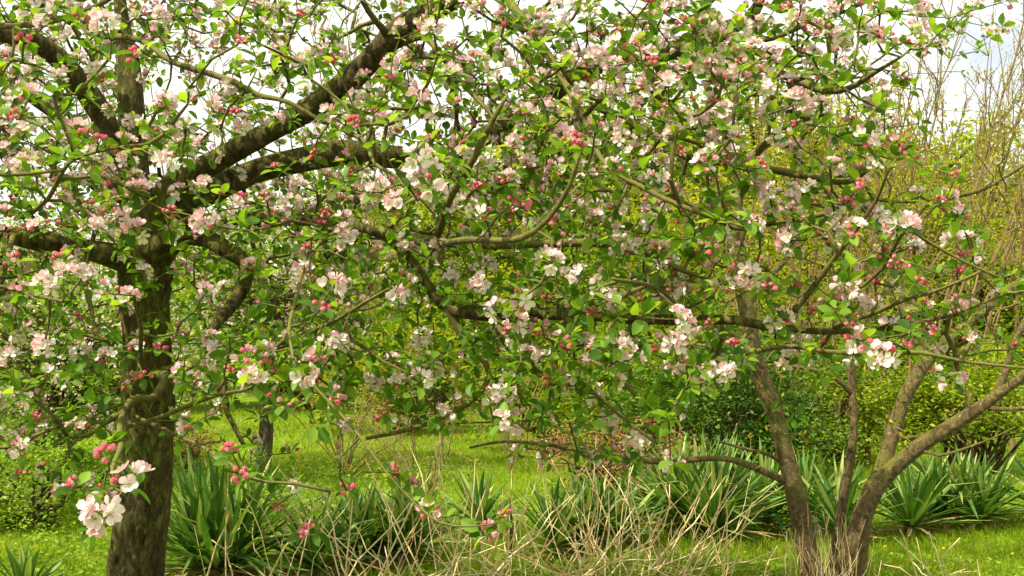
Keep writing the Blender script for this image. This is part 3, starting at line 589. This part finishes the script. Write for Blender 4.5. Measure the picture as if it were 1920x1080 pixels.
# ---------------------------------------------------------------- the two brown-barked trees at the right
def tree_right(name, label, trunks, branches, tips, leafn, leafsz, leafmat, basepx, tpl=SMALL):
    b = G(*basepx); b[2] = gz(b[0], b[1])
    root = empty(name, b, label, 'tree'); nd, nr_ = [], []
    for j, l_ in enumerate(trunks):
        c = traced(l_, .05); c[:, 3] *= .86 if len(trunks) == 1 else .78; mb = MB(); tube(mb, c[:, :3], c[:, 3], 20, .10, cap=True)
        part('trunk' if len(trunks) == 1 else 'stem', mb, ['brown_bark'], root); nd += list(c[4::2, :3]); nr_ += list(c[4::2, 3])
    for l_ in branches:
        c = traced(l_, .05); c[:, 3] *= .72; c[:, :3] += np.stack([np.sin(np.arange(len(c)) * .4 + a_) for a_ in rng.uniform(0, 6, 3)], 1) * .012; mb = MB(); tube(mb, c[:, :3], c[:, 3], 8, .12, cap=True); part('branch', mb, ['brown_bark'], root)
        nd += list(c[::2, :3]); nr_ += list(c[::2, 3])
    T, td = grow(nd, nr_, np.array(tips), .1, .0022, .42, .08, .12, -.05)
    mb = MB()
    for p_, r_ in T: tube(mb, p_, r_, 4)
    part('twigs', mb, ['brown_twig'], root, kind='stuff')
    A, D = [], []
    for p_, r_ in T:
        for j in range(1, len(p_)):
            if rng.random() < .75:
                n = rng.integers(1, leafn + 1); d = randdir(n); d[:, 2] = abs(d[:, 2]); A.append(np.tile(p_[j], (n, 1)) + rng.normal(size=(n, 3)) * .012); D.append(unit(d))
    A = np.vstack(A); D = np.vstack(D); mb = MB()
    inst(mb, tpl[0], tpl[1], tpl[2], frames(D), A, rng.uniform(.6, 1.3, len(A)) * leafsz)
    part('leaves', mb, [leafmat], root, kind='stuff'); print(name, len(A)); return root
def fill(n, x0, x1, y0, y1, d0, d1, f=None):
    o = []
    while len(o) < n:
        x, y = rng.uniform(x0, x1), rng.uniform(y0, y1)
        if f and rng.random() > f(x, y): continue
        o.append(P(x, y, rng.uniform(d0, d1)))
    return o
tree_right('leaning_tree', 'slim brown tree with a single trunk leaning left and one long low bare branch', 
 [[(1535, 1115, 6.7, 34), (1527, 1085, 6.7, 25), (1507, 1000, 6.65, 22), (1490, 920, 6.6, 21), (1472, 850, 6.6, 20), (1455, 780, 6.6, 19), (1432, 720, 6.6, 19), (1410, 650, 6.6, 19), (1400, 585, 6.6, 16), (1388, 530, 6.6, 14), (1378, 440, 6.6, 12), (1385, 350, 6.6, 10), (1370, 250, 6.6, 8), (1390, 130, 6.6, 6)]],
 [[(1486, 905, 6.6, 10), (1420, 876, 6.5, 9), (1350, 863, 6.4, 8), (1250, 862, 6.3, 8), (1150, 855, 6.2, 7), (1080, 845, 6.1, 6), (1020, 830, 6.1, 5), (950, 826, 6.0, 4), (880, 842, 6.0, 3)],
  [(1408, 650, 6.6, 12), (1370, 625, 6.5, 10), (1330, 600, 6.4, 8), (1290, 540, 6.3, 6), (1260, 440, 6.3, 4)],
  [(1470, 870, 6.6, 6), (1440, 850, 6.6, 5), (1390, 840, 6.6, 4), (1350, 830, 6.6, 3)],
  [(1400, 585, 6.6, 9), (1440, 520, 6.7, 8), (1500, 450, 6.8, 7), (1530, 350, 6.9, 5), (1560, 250, 7, 4)]],
 fill(190, 1180, 1620, 120, 720, 6, 7.6) + fill(22, 1400, 1560, 700, 860, 6.2, 6.8) + fill(10, 1000, 1440, 790, 870, 6, 6.4), 3, .035, 'newleaf', (1530, 1100))
tree_right('multi_stem_tree', 'brown tree forking near the ground into three spreading bare stems at the right', 
 [[(1588, 1125, 6.75, 50), (1588, 1090, 6.75, 44), (1605, 1010, 6.7, 28), (1628, 930, 6.7, 20), (1652, 880, 6.7, 18), (1672, 820, 6.75, 17), (1695, 750, 6.8, 17), (1722, 700, 6.8, 17), (1745, 665, 6.8, 17), (1800, 618, 6.8, 13), (1870, 560, 6.8, 11), (1935, 515, 6.8, 9)],
  [(1580, 1110, 6.65, 34), (1590, 1050, 6.6, 26), (1612, 985, 6.55, 20), (1650, 905, 6.5, 19), (1720, 840, 6.4, 18), (1795, 792, 6.3, 16), (1850, 755, 6.2, 14), (1920, 705, 6.1, 11), (2000, 650, 6.0, 8)],
  [(1570, 1100, 6.85, 26), (1572, 1010, 6.85, 14), (1582, 930, 6.85, 11), (1596, 850, 6.85, 10), (1601, 780, 6.85, 9), (1596, 720, 6.85, 9), (1600, 660, 6.85, 8), (1612, 590, 6.85, 6), (1640, 480, 6.85, 5), (1650, 360, 6.9, 4)]],
 [[(1848, 756, 6.2, 11), (1878, 710, 6.2, 10), (1905, 650, 6.2, 9), (1940, 560, 6.2, 8), (1960, 450, 6.2, 6)],
  [(1850, 760, 6.2, 7), (1885, 764, 6.1, 6), (1960, 762, 6.0, 5)],
  [(1597, 735, 6.85, 6), (1560, 708, 6.8, 6), (1520, 695, 6.8, 4), (1480, 690, 6.8, 3)],
  [(1688, 820, 6.7, 5), (1750, 810, 6.5, 4), (1830, 780, 6.4, 4), (1880, 740, 6.3, 3)],
  [(1745, 665, 6.8, 9), (1700, 600, 6.8, 8), (1690, 500, 6.9, 7), (1720, 400, 7, 8), (1780, 370, 7, 7), (1850, 350, 7, 6), (1940, 300, 7, 4)],
  [(1720, 840, 6.4, 4), (1760, 855, 6.3, 4), (1830, 830, 6.2, 3), (1900, 800, 6.1, 2)]],
 fill(230, 1560, 1940, 120, 700, 6, 8, lambda x, y: 1 if y > 260 else .45) + fill(24, 1640, 1920, 700, 850, 6.1, 6.8), 3, .034, 'newleaf', (1588, 1098))

# ---------------------------------------------------------------- upright bare saplings
def sapling(name, label, loc, h, spread, nst, leafmat='newleaf', leafsz=.045, leafn=20, lean=.6):
    root = empty(name, loc, label, 'tree', 'upright twiggy trees behind the orchard')
    mb = MB(); lf_ = MB(); A = []; D = []
    tube(mb, np.array([(0, 0, -.05), (0.02, 0, .25), (0, 0, .5)]), [.05, .04, .035], 8); tubes = []
    for i in range(nst):
        a = i * 2.4 + rng.normal() * .3; o = spread * rng.uniform(.25, 1); hh = h * rng.uniform(.7, 1.0)
        t = np.linspace(0, 1, 16)[:, None]
        pth = np.hstack([o * math.cos(a) * t ** .8, o * math.sin(a) * t ** .8, .4 + (hh - .4) * t]) + np.cumsum(rng.normal(size=(16, 3)) * .025, axis=0)
        pth[:, 0] += lean * pth[:, 2] ** 1.3 * .25
        tube(mb, pth, np.linspace(.022, .004, 16) * h / 6, 5)
        for k in range(5, 16):
            for _ in range(2):
                L_ = h * .28 * (1 - k / 20) * rng.uniform(.4, 1); d = unit(np.array([math.cos(a), math.sin(a), 0]) * .4 + rng.normal(size=3) * .45 + np.array([0, 0, 1.1]))
                tt = np.linspace(0, 1, 6)[:, None]; q = pth[k] + d * L_ * tt + np.array([0, 0, .12 * L_]) * tt ** 2 + np.cumsum(rng.normal(size=(6, 3)) * .012, axis=0)
                tube(mb, q, np.linspace(.009, .003, 6), 3)
                n = leafn; j = rng.integers(0, 6, n); dd = unit(d + rng.normal(size=(n, 3)) * .6)
                A.append(q[j] + rng.normal(size=(n, 3)) * .03); D.append(dd)
    A = np.vstack(A); D = np.vstack(D); inst(lf_, SMALLN[0], SMALLN[1], SMALLN[2], frames(D), A, rng.uniform(.6, 1.3, len(A)) * leafsz)
    part('branches', mb, ['sap_bark'], root, base=(0, 0, 0)); part('leaves', lf_, [leafmat], root, base=(0, 0, 0), kind='stuff')
    return root
def copytree(r_, loc, rot, s, label):
    o = r_.copy(); C.objects.link(o); o.location = loc; o.rotation_euler = (0, 0, rot); o.scale = (s,) * 3; o['label'] = label
    for c in r_.children:
        d = c.copy(); C.objects.link(d); d.parent = o
    return o
def gp(px, Y): x = (px - 960) / F * Y; return (x, Y, float(gz(x, Y)))
s1 = sapling('upright_sapling', 'tall reddish twiggy tree nearest the right edge with thin upright shoots', gp(1700, 12.5), 6.8, 2.8, 6, leafsz=.052)
s2 = sapling('upright_sapling', 'twiggy tree with orange new leaves rising behind the slim leaning trunk', gp(1480, 13), 5.4, 1.9, 9, leafn=22, lean=.3)
copytree(s1, gp(1890, 13.5), .25, .95, 'twiggy upright tree cut by the right edge of the view')
copytree(s1, gp(1560, 14.5), -.3, 1.0, 'tall twiggy reddish tree between the three stems and the blue sky patch')
copytree(s1, gp(1800, 16), .5, 1.1, 'tall twiggy reddish tree in front of the blue sky patch')
copytree(s2, gp(1620, 13.2), .2, 1.05, 'twiggy yellow green tree above the three spreading stems')
copytree(s2, gp(1300, 15), 2.6, 1.0, 'twiggy tree behind the dark bush in the centre right')
copytree(s1, gp(1080, 17), 4.0, .9, 'thin bare shoots rising above the middle of the far hedge')
copytree(s1, gp(640, 14), 2.0, 1.12, 'bare twiggy tree showing against the sky above the big diagonal limb')
copytree(s1, gp(330, 17), 3.4, 1.15, 'bare twiggy tree behind the upright limb at the upper left')
copytree(s1, gp(700, 19), 5.2, .85, 'thin upright tree over the far end of the lawn')

# ---------------------------------------------------------------- leafy shrubs and trees at the back
def crown_pts(n, r3, nc, tight=.22, hollow=.35):
    d = randdir(nc); rr = rng.uniform(hollow, 1, nc) ** .6; c = d * rr[:, None] * np.array(r3)
    c *= rng.uniform(.75, 1.12, nc)[:, None]
    k = rng.integers(0, nc, n); sz = rng.uniform(.5, 1.2, nc)[k][:, None] * tight * min(r3)
    return c, c[k] + rng.normal(size=(n, 3)) * sz * np.array([1, 1, .7])
def bush(name, label, cat, loc, r3, zc, n, leafsz, lm, nc=60, stems=5, group=None, blossom=0, trunk_r=.05, tpl=SMALL, tight=.22):
    root = empty(name, loc, label, cat, group)
    c, pts = crown_pts(n, r3, nc, tight); c[:, 2] += zc; pts[:, 2] += zc; pts = pts[pts[:, 2] > .03]
    mb = MB(); 
    if stems == 1:
        tp = np.array([(0, 0, -.1), (.03, .02, zc * .3), (0, 0, zc * .7), (0, 0, zc)]); tube(mb, catmull(tp, .2), np.linspace(trunk_r * 1.3, trunk_r * .7, len(catmull(tp, .2))), 10, .06)
        part('trunk', mb, ['far_bark'], root, base=(0, 0, 0)); mb = MB(); st = np.array([(0, 0, z) for z in np.linspace(zc * .5, zc, 6)])
    else: st = np.array([(rng.normal() * .12, rng.normal() * .12, .0) for _ in range(stems)])
    for q in c[rng.random(nc) < .7]:
        s0 = st[rng.integers(len(st))]; t = np.linspace(0, 1, 7)[:, None]
        pth = s0 + (q - s0) * t + np.sin(t * 3.14) * np.array([0, 0, .12 * np.linalg.norm(q - s0)]) + rng.normal(size=(7, 3)) * .03 * (t > 0)
        tube(mb, pth, np.linspace(trunk_r * .45, trunk_r * .08, 7), 4)
    part('branches', mb, ['far_bark'], root, base=(0, 0, 0))
    mb = MB(); leafscatter(mb, pts, leafsz, tpl, upb=.8); part('leaves', mb, [lm], root, base=(0, 0, 0), kind='stuff')
    if blossom:
        k = rng.choice(len(pts), blossom); nn = 7; pp = np.repeat(pts[k], nn, 0) + rng.normal(size=(blossom * nn, 3)) * .035
        mb = MB(); R_ = frames(randdir(len(pp)), randdir(len(pp)))
        inst(mb, np.array([(0, 0, 0), (.5, .5, .15), (0, 1, 0), (-.5, .5, .15)]), None, np.array([(0, 1, 2), (0, 2, 3)]), R_, pp, rng.uniform(.028, .045, len(pp)), 0, np.array([.2, 1, 1, 1.]))
        part('blossoms', mb, ['petal'], root, base=(0, 0, 0), kind='stuff', tint=True)
    return root
bush('blossoming_apple_tree', 'smaller apple tree in pale blossom on a bare slim trunk beyond the yuccas', 'tree', gp(497, 12.1), (1.7, 1.3, 1.1), 2.15, 11000, .055, 'leaf', 90, 1, None, 420, .075)
bush('blossoming_apple_tree', 'low spreading apple tree in pale blossom behind the left of the thick trunk', 'tree', gp(120, 10.5), (1.9, 1.3, 1.15), 1.55, 15000, .05, 'weed', 110, 1, None, 620, .09)
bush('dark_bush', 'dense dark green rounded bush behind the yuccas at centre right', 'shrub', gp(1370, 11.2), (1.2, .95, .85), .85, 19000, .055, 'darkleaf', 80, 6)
bush('leafy_shrub', 'bright green leafy shrub left of the dark rounded bush', 'shrub', gp(1190, 12.5), (1.2, .9, .85), .95, 13000, .06, 'hedgeA', 70, 6)
bush('leafy_shrub', 'tangled lime green shrub low at the far left edge', 'shrub', gp(60, 8.6), (.9, .7, .42), .4, 6000, .045, 'weed', 50, 6)
bush('leafy_shrub', 'loose green bush between the leaning trunk and the forked stems', 'shrub', gp(1560, 13.0), (.95, .8, .75), .75, 9000, .055, 'hedgeA', 45, 6)
bush('leafy_shrub', 'loose green shrub at the right end of the lawn opening', 'shrub', gp(1040, 14.5), (1.1, .9, .7), .75, 11000, .06, 'hedgeA', 60, 6)
bush('leafy_shrub', 'bright shrub standing behind the spreading yucca at the right', 'shrub', gp(1830, 12.0), (1.5, .8, .62), .95, 12000, .06, 'hedgeA', 60, 6)
bush('leafy_shrub', 'yellow green twiggy shrub at the far end of the lawn opening', 'shrub', gp(760, 17.5), (1.7, 1.0, 1.0), 1.1, 13000, .065, 'hedgeB', 60, 6)
bush('red_brown_shrub', 'sparse dry reddish brown shrub between the lawn and the dark bush', 'shrub', gp(1120, 10.2), (.75, .5, .42), .48, 2600, .035, 'red', 36, 9, tight=.3)
bush('red_brown_shrub', 'brownish twiggy shrub partly in front of the dark rounded bush', 'shrub', gp(1225, 9.7), (.5, .4, .36), .42, 1500, .032, 'red', 26, 8, tight=.3)
bush('leafy_shrub', 'dark leafy bush at the far left behind the apple boughs', 'shrub', gp(90, 12.8), (1.7, .9, .8), 1.0, 14000, .055, 'darkleaf', 70, 6)  # same dark green leaf colour as the rounded bush
bush('red_brown_shrub', 'small rusty brown shrub just right of the thick trunk', 'shrub', gp(355, 12.6), (.45, .4, .28), .3, 1500, .04, 'red', 24, 6, tight=.3)
# far trees and hedge
tf1 = bush('hedge_tree', 'x', 'tree', (0, 0, 0), (2.3, 1.7, 1.7), 2.2, 15000, .10, 'hedgeA', 110, 1, 'trees of the far hedge', 0, .15)
tf2 = bush('hedge_tree', 'x', 'tree', (0, 0, 0), (2.0, 1.6, 2.1), 2.5, 15000, .09, 'hedgeB', 110, 1, 'trees of the far hedge', 0, .13)
tf3 = bush('hedge_tree', 'x', 'tree', (0, 0, 0), (2.4, 1.7, 1.3), 1.5, 14000, .085, 'hedgeA', 110, 6, 'trees of the far hedge', 0, .10)
FAR = [(0, -150, 20, .95, 'far hedge tree cut by the left edge of the view'), (1, 40, 22, .9, 'far hedge tree seen behind the low blossoming apple tree'), (2, 230, 23, .95, 'far hedge tree half hidden by the thick trunk'),
       (0, 420, 24, .85, 'far hedge tree just right of the thick trunk'), (2, 590, 23, .95, 'far hedge shrub left of the lawn opening'), (1, 700, 24.5, .95, 'yellow green far tree closing the left of the lawn opening'),
       (0, 830, 23.5, 1.0, 'far hedge tree with a dark forked trunk over the middle of the lawn'), (2, 960, 24, 1.05, 'low far shrub at the centre end of the lawn'), (1, 1080, 22.5, 1.1, 'yellow green far tree right of the lawn opening'),
       (0, 1230, 21, 1.15, 'far hedge tree behind the bright green shrub'), (1, 1380, 20, 1.15, 'yellow green far tree directly behind the slim leaning trunk'), (2, 1480, 17.5, 1.0, 'low far shrub between the dark bush and the three stems'),
       (0, 1560, 21, 1.2, 'far hedge tree seen between the leaning trunk and the three stems'), (1, 1690, 20, 1.15, 'yellow green far tree behind the forked stems'), (0, 1850, 19.5, .95, 'far hedge tree at the right under the patch of blue sky'),
       (2, 1800, 22, 1.1, 'far shrub closing the grass at the right'), (1, 2010, 20, 1.0, 'far hedge tree cut by the right edge of the view')]
src3 = [tf1, tf2, tf3]; used = set()
for k, px, Y, s, lb in FAR:
    if k not in used:
        used.add(k); o = src3[k]; o.location = gp(px, Y); o.scale = (s,) * 3; o['label'] = lb; o.rotation_euler = (0, 0, rng.uniform(0, 6))
    else: copytree(src3[k], gp(px, Y), rng.uniform(0, 6.28), s, lb)
BK = [(0, 0, 31, 1.1, 'rearmost tree at the far left behind the hedge'), (1, 300, 32, 1.1, 'rearmost tree behind the trunk of the big apple tree'), (2, 560, 31, 1.5, 'rearmost broad tree left of the lawn opening'), (0, 780, 32, 1.25, 'rearmost tree over the lawn opening'),
      (1, 1000, 31, 1.35, 'rearmost tree in the middle of the hedge line'), (0, 1220, 30, 1.5, 'rearmost tree behind the bright green shrub'), (1, 1430, 29, 1.6, 'rearmost tall tree right of the slim leaning trunk'), (0, 1640, 29, 1.6, 'rearmost tall tree behind the three stems'), (1, 1860, 29, 1.45, 'rearmost tree at the right edge')]
for k, px, Y, s, lb in BK: copytree(src3[k], gp(px, Y), rng.uniform(0, 6.28), s * (1.15 if px > 1700 else 1.3 if px > 1300 else 1.55 if px > 500 else 1.3), lb)
# bare arching shrubs
def arch_shrub(label, loc, n, L0, h, mats='newleaf'):
    root = empty('arching_shrub', loc, label, 'shrub', 'bare arching shrubs'); mb = MB(); A = []
    for i in range(n):
        a = rng.uniform(0, 6.28); L_ = L0 * rng.uniform(.5, 1.1); hh = h * rng.uniform(.5, 1.1); t = np.linspace(0, 1, 14)[:, None]
        p_ = np.hstack([math.cos(a) * L_ * t, math.sin(a) * L_ * .8 * t, hh * np.sin(t * rng.uniform(1.6, 2.7)) + .0]) + np.cumsum(rng.normal(size=(14, 3)) * .015, axis=0)
        tube(mb, p_, np.linspace(.009, .0025, 14), 4)
        for k in range(4, 14, 2):
            d = unit(rng.normal(size=3) + np.array([0, 0, .3])); q = p_[k] + d * np.linspace(0, rng.uniform(.12, .4), 5)[:, None] + np.cumsum(rng.normal(size=(5, 3)) * .01, 0); tube(mb, q, np.linspace(.004, .002, 5), 3); A.append(q[2:])
    part('branches', mb, ['shoot'], root, base=(0, 0, 0)); A = np.vstack(A); mb = MB(); leafscatter(mb, np.repeat(A, 2, 0) + rng.normal(size=(len(A) * 2, 3)) * .01, .03); part('leaves', mb, [mats], root, base=(0, 0, 0), kind='stuff')
arch_shrub('bare arching shrub with pale bent shoots in the middle of the lawn opening', gp(800, 9.6), 15, 1.1, 1.15)
arch_shrub('bare arching shrub with orange buds left of the lawn opening', gp(650, 11.5), 18, 1.2, 1.2)
arch_shrub('twiggy arching shrub beneath the long horizontal bough', gp(960, 12.5), 16, 1.1, 1.3)

# ---------------------------------------------------------------- yuccas
def yucca_leaf_tpl():
    st = [(0, .45), (.15, .7), (.4, 1), (.7, .8), (.88, .42)]
    v = []
    for y, k in st:
        z = .0; v += [(-.5 * k, y, .22 * k), (0, y, 0), (.5 * k, y, .22 * k)]
    v.append((0, 1, 0)); q = []
    for i in range(4):
        for s_ in (0, 1): b = i * 3 + s_; q.append((b, b + 1, b + 4, b + 3))
    return np.array(v, float), np.array(q), np.array([(12, 13, 15), (13, 14, 15)])
YT = yucca_leaf_tpl()
def rosette(mb, n, Lr, wr, tilt0, tilt1, curve, c=(0, 0, .05), m=0):
    for i in range(n):
        a = i * 2.4 + rng.normal() * .2; e = tilt0 + (tilt1 - tilt0) * (i / n) ** .8 + rng.normal() * .09; L_ = rng.uniform(*Lr); w_ = rng.uniform(*wr)
        d = np.array([[math.cos(a) * math.sin(e), math.sin(a) * math.sin(e), math.cos(e)]])
        R_ = frames(d, np.array([[-math.cos(a) * .6, -math.sin(a) * .6, .9]]) + rng.normal(size=(1, 3)) * .25)[0]
        v = YT[0].copy(); y = v[:, 1].copy(); cv = curve * rng.uniform(.2, 1.6); v[:, 0] *= w_; v[:, 2] *= w_; v[:, 2] -= cv * y ** 2 * L_ * .5; v[:, 1] = y * L_
        v[:, 0] += rng.normal() * .03 * y ** 2
        if rng.random() < .12:
            kx = rng.uniform(.45, .8); v[:, 2] -= np.maximum(y - kx, 0) * L_ * rng.uniform(.7, 1.6)
        mb.add(v @ R_.T + np.array(c) + d[0] * .02, YT[1], YT[2], m)
def yucca(label, loc, h, n, lean=(0, 0), heads=1):
    root = empty('yucca', loc, label, 'yucca', 'yuccas in a row behind the orchard trees')
    mb = MB(); dr = MB()
    for k in range(heads):
        c = (rng.normal() * .22 * (heads > 1), rng.normal() * .18 * (heads > 1), .06)
        rosette(mb, n, (h * .8, h * 1.15), (.032, .050), .04, 1.25, .25, c)
        rosette(dr, 16, (h * .4, h * .8), (.022, .036), 1.3, 1.75, .5, c)
    part('leaves', mb, ['yucca'], root, base=(0, 0, 0)); part('dead_leaves', dr, ['dryleaf'], root, base=(0, 0, 0)); return root
for lb, px, Y, h, n, hd in [
    ('tall narrow-leaved yucca growing beside the foot of the thick trunk', 400, 7.0, .62, 62, 2),
    ('yucca between the thick trunk clump and the middle of the lawn opening', 560, 7.15, .52, 50, 2),
    ('yucca standing tall behind the dry canes in front of the lawn opening', 745, 7.3, .56, 56, 2),
    ('small yucca at the right end of the lawn opening', 900, 8.3, .55, 44, 1),
    ('yucca clump buried in pale dry canes left of the low bare branch', 1060, 7.5, .5, 46, 1),
    ('loose yucca partly flattened among the dry canes', 1160, 7.8, .5, 40, 1),
    ('large spiky yucca beneath the long low bare branch', 1335, 8.2, .74, 80, 2),
    ('yucca right behind the base of the leaning trunk', 1480, 8.8, .72, 64, 2),
    ('yucca seen between the leaning trunk and the forked stems', 1570, 8.3, .66, 54, 1),
    ('spreading yucca just right of the forked stems', 1700, 8.5, .66, 66, 1),
    ('yucca with yellowing leaves near the right edge', 1860, 8.6, .66, 70, 2),
    ('yucca cut by the right edge of the view', 1960, 8.8, .66, 50, 1),
    ('stiff yucca tips poking up in the bottom left corner', 60, 6.0, .42, 30, 1)]:
    yucca(lb, gp(px, Y), h * rng.uniform(.9, 1.08) * (.92 if 500 < px < 1200 else 1.18 if px == 400 else .7 if px < 100 else .95), int(n * 1.25 * rng.uniform(.8, 1.2)), heads=hd + (px in (400, 560, 745, 1060, 1160, 1335, 1860)))

# ---------------------------------------------------------------- dead canes
def canes(label, px, Y, n, spread, h):
    loc = gp(px, Y); root = empty('dead_canes', loc, label, 'dry stems', 'dry canes in front of the yuccas'); mb = MB()
    for i in range(int(n * .9)):
        s0 = np.array([rng.normal() * spread, rng.normal() * .22, -.03]); d = unit(np.array([rng.normal() * .42, rng.normal() * .3, 1.0])); L_ = h * rng.uniform(.6, 1.55)
        k = 6; t = np.linspace(0, 1, k)[:, None]; dr = np.cumsum(rng.normal(size=(k, 3)) * .030 * (rng.random((k, 1)) < .6), 0); dr[0] = 0
        if rng.random() < .25: d = unit(d * np.array([2.2, 1, .6]))
        p_ = s0 + d * L_ * t + dr; r0 = rng.uniform(.003, .0075); tube(mb, p_, np.linspace(r0, r0 * .55, k), 5)
        for _ in range(rng.integers(0, 2)):
            j = rng.integers(2, 5); d2 = unit(d + rng.normal(size=3) * .55); q = p_[j] + d2 * np.linspace(0, L_ * rng.uniform(.2, .5), 5)[:, None] + np.cumsum(rng.normal(size=(5, 3)) * .008, 0) * np.array([[0], [1], [1], [1], [1]]); tube(mb, q, np.linspace(r0 * .6, r0 * .35, 5), 4)
    for i in range(int(n * 1.3)):
        s0 = np.array([rng.normal() * spread * 1.2, rng.normal() * .25, rng.uniform(0, .10)]); a = rng.uniform(0, 6.28); L_ = rng.uniform(.08, .35)
        tube(mb, s0 + np.array([math.cos(a), math.sin(a), rng.normal() * .25]) * L_ * np.linspace(0, 1, 4)[:, None] + np.cumsum(rng.normal(size=(4, 3)) * .01, 0), np.linspace(.0035, .0018, 4), 4)
    part('canes', mb, ['dry'], root, base=(0, 0, 0), kind='stuff')
for a in [('sparse pale dry canes standing in front of the left yucca', 500, 6.3, 12, .3, .62), ('dry canes leaning below the drooping apple twig', 680, 6.3, 20, .3, .6), ('dense heap of crossing dry canes in front of the lawn opening', 830, 6.4, 38, .28, .75),
          ('dry canes by the broken grey stick', 980, 6.5, 22, .25, .62), ('thick tangle of straw coloured canes left of the large spiky yucca', 1130, 6.7, 40, .3, .68), ('tall crossing dry canes in front of the large spiky yucca', 1250, 6.8, 34, .28, .75),
          ('few thin dry canes beside the leaning trunk', 1400, 6.6, 12, .25, .4), ('fine dry stalks right of the forked stems', 1760, 6.5, 10, .3, .42)]: canes(*a)
# dry grass wisps wrapping the forked base
mb = MB()
for i in range(110):
    b_ = np.array(gp(1545 + rng.normal() * 32, 6.55 + rng.normal() * .12)); L_ = rng.uniform(.15, .5); d = unit(np.array([rng.normal() * .25, rng.normal() * .2, 1])); t = np.linspace(0, 1, 5)[:, None]
    tube(mb, b_ + d * L_ * t + np.cumsum(rng.normal(size=(5, 3)) * .012, 0), np.linspace(.0022, .001, 5), 3)
o = solo('dry_grass_tuft', mb, ['dry'], gp(1545, 6.55)); tag(o, 'wispy tuft of dry grass around the foot of the forked stems', 'dry grass')
# broken stick, dandelions
mb = MB(); b_ = np.array(gp(957, 7.0)); tube(mb, b_ + np.array([(0, 0, 0), (.01, 0, .2), (0, .01, .4), (-.012, 0, .52)]), [.016, .014, .012, .008], 8, .1, cap=True); tag(solo('broken_stick', mb, ['far_bark'], b_), 'upright broken grey stick between the dry canes', 'stick')
DN = [(1640, 1012), (1660, 1035), (1770, 1040), (1850, 1018), (1900, 1050), (1395, 1050), (1020, 1060), (410, 935), (455, 930), (610, 925), (200, 1005), (150, 1010)]
DL = ['yellow dandelion in the grass just right of the forked stems', 'yellow dandelion in the lowest grass right of the forked stems', 'yellow dandelion in front of the spreading yucca at the right', 'yellow dandelion in front of the yucca with yellowing leaves',
      'yellow dandelion nearest the bottom right corner', 'yellow dandelion in the grass left of the leaning trunk', 'yellow dandelion among the dry canes in the bottom middle', 'yellow dandelion behind the left yucca, nearer the thick trunk',
      'yellow dandelion behind the left yucca, farther from the thick trunk', 'yellow dandelion behind the yuccas at the near lawn edge', 'yellow dandelion just left of the foot of the thick trunk', 'yellow dandelion in the weeds near the bottom left corner']
for i, (px, py) in enumerate(DN):
    b_ = G(px, min(py + 14, 1068)); b_[2] = gz(b_[0], b_[1]); h_ = .10
    r_ = empty('dandelion', b_, DL[i], 'flower', 'yellow dandelions dotted in the grass'); mb = MB(); tube(mb, np.array([(0, 0, 0), (0, 0, h_)]), [.002, .002], 4); part('stem', mb, ['stalk'], r_, base=(0, 0, 0))
    mb = MB(); n = 26; a = rng.uniform(0, 6.28, n); e = rng.uniform(.1, 1.2, n); d = np.stack([np.cos(a) * np.cos(e), np.sin(a) * np.cos(e), np.sin(e)], 1); inst(mb, SMALLN[0], None, SMALLN[2], frames(d), np.tile([0, 0, h_], (n, 1)), np.full(n, .017)); part('flower_head', mb, ['yellow'], r_, base=(0, 0, 0))
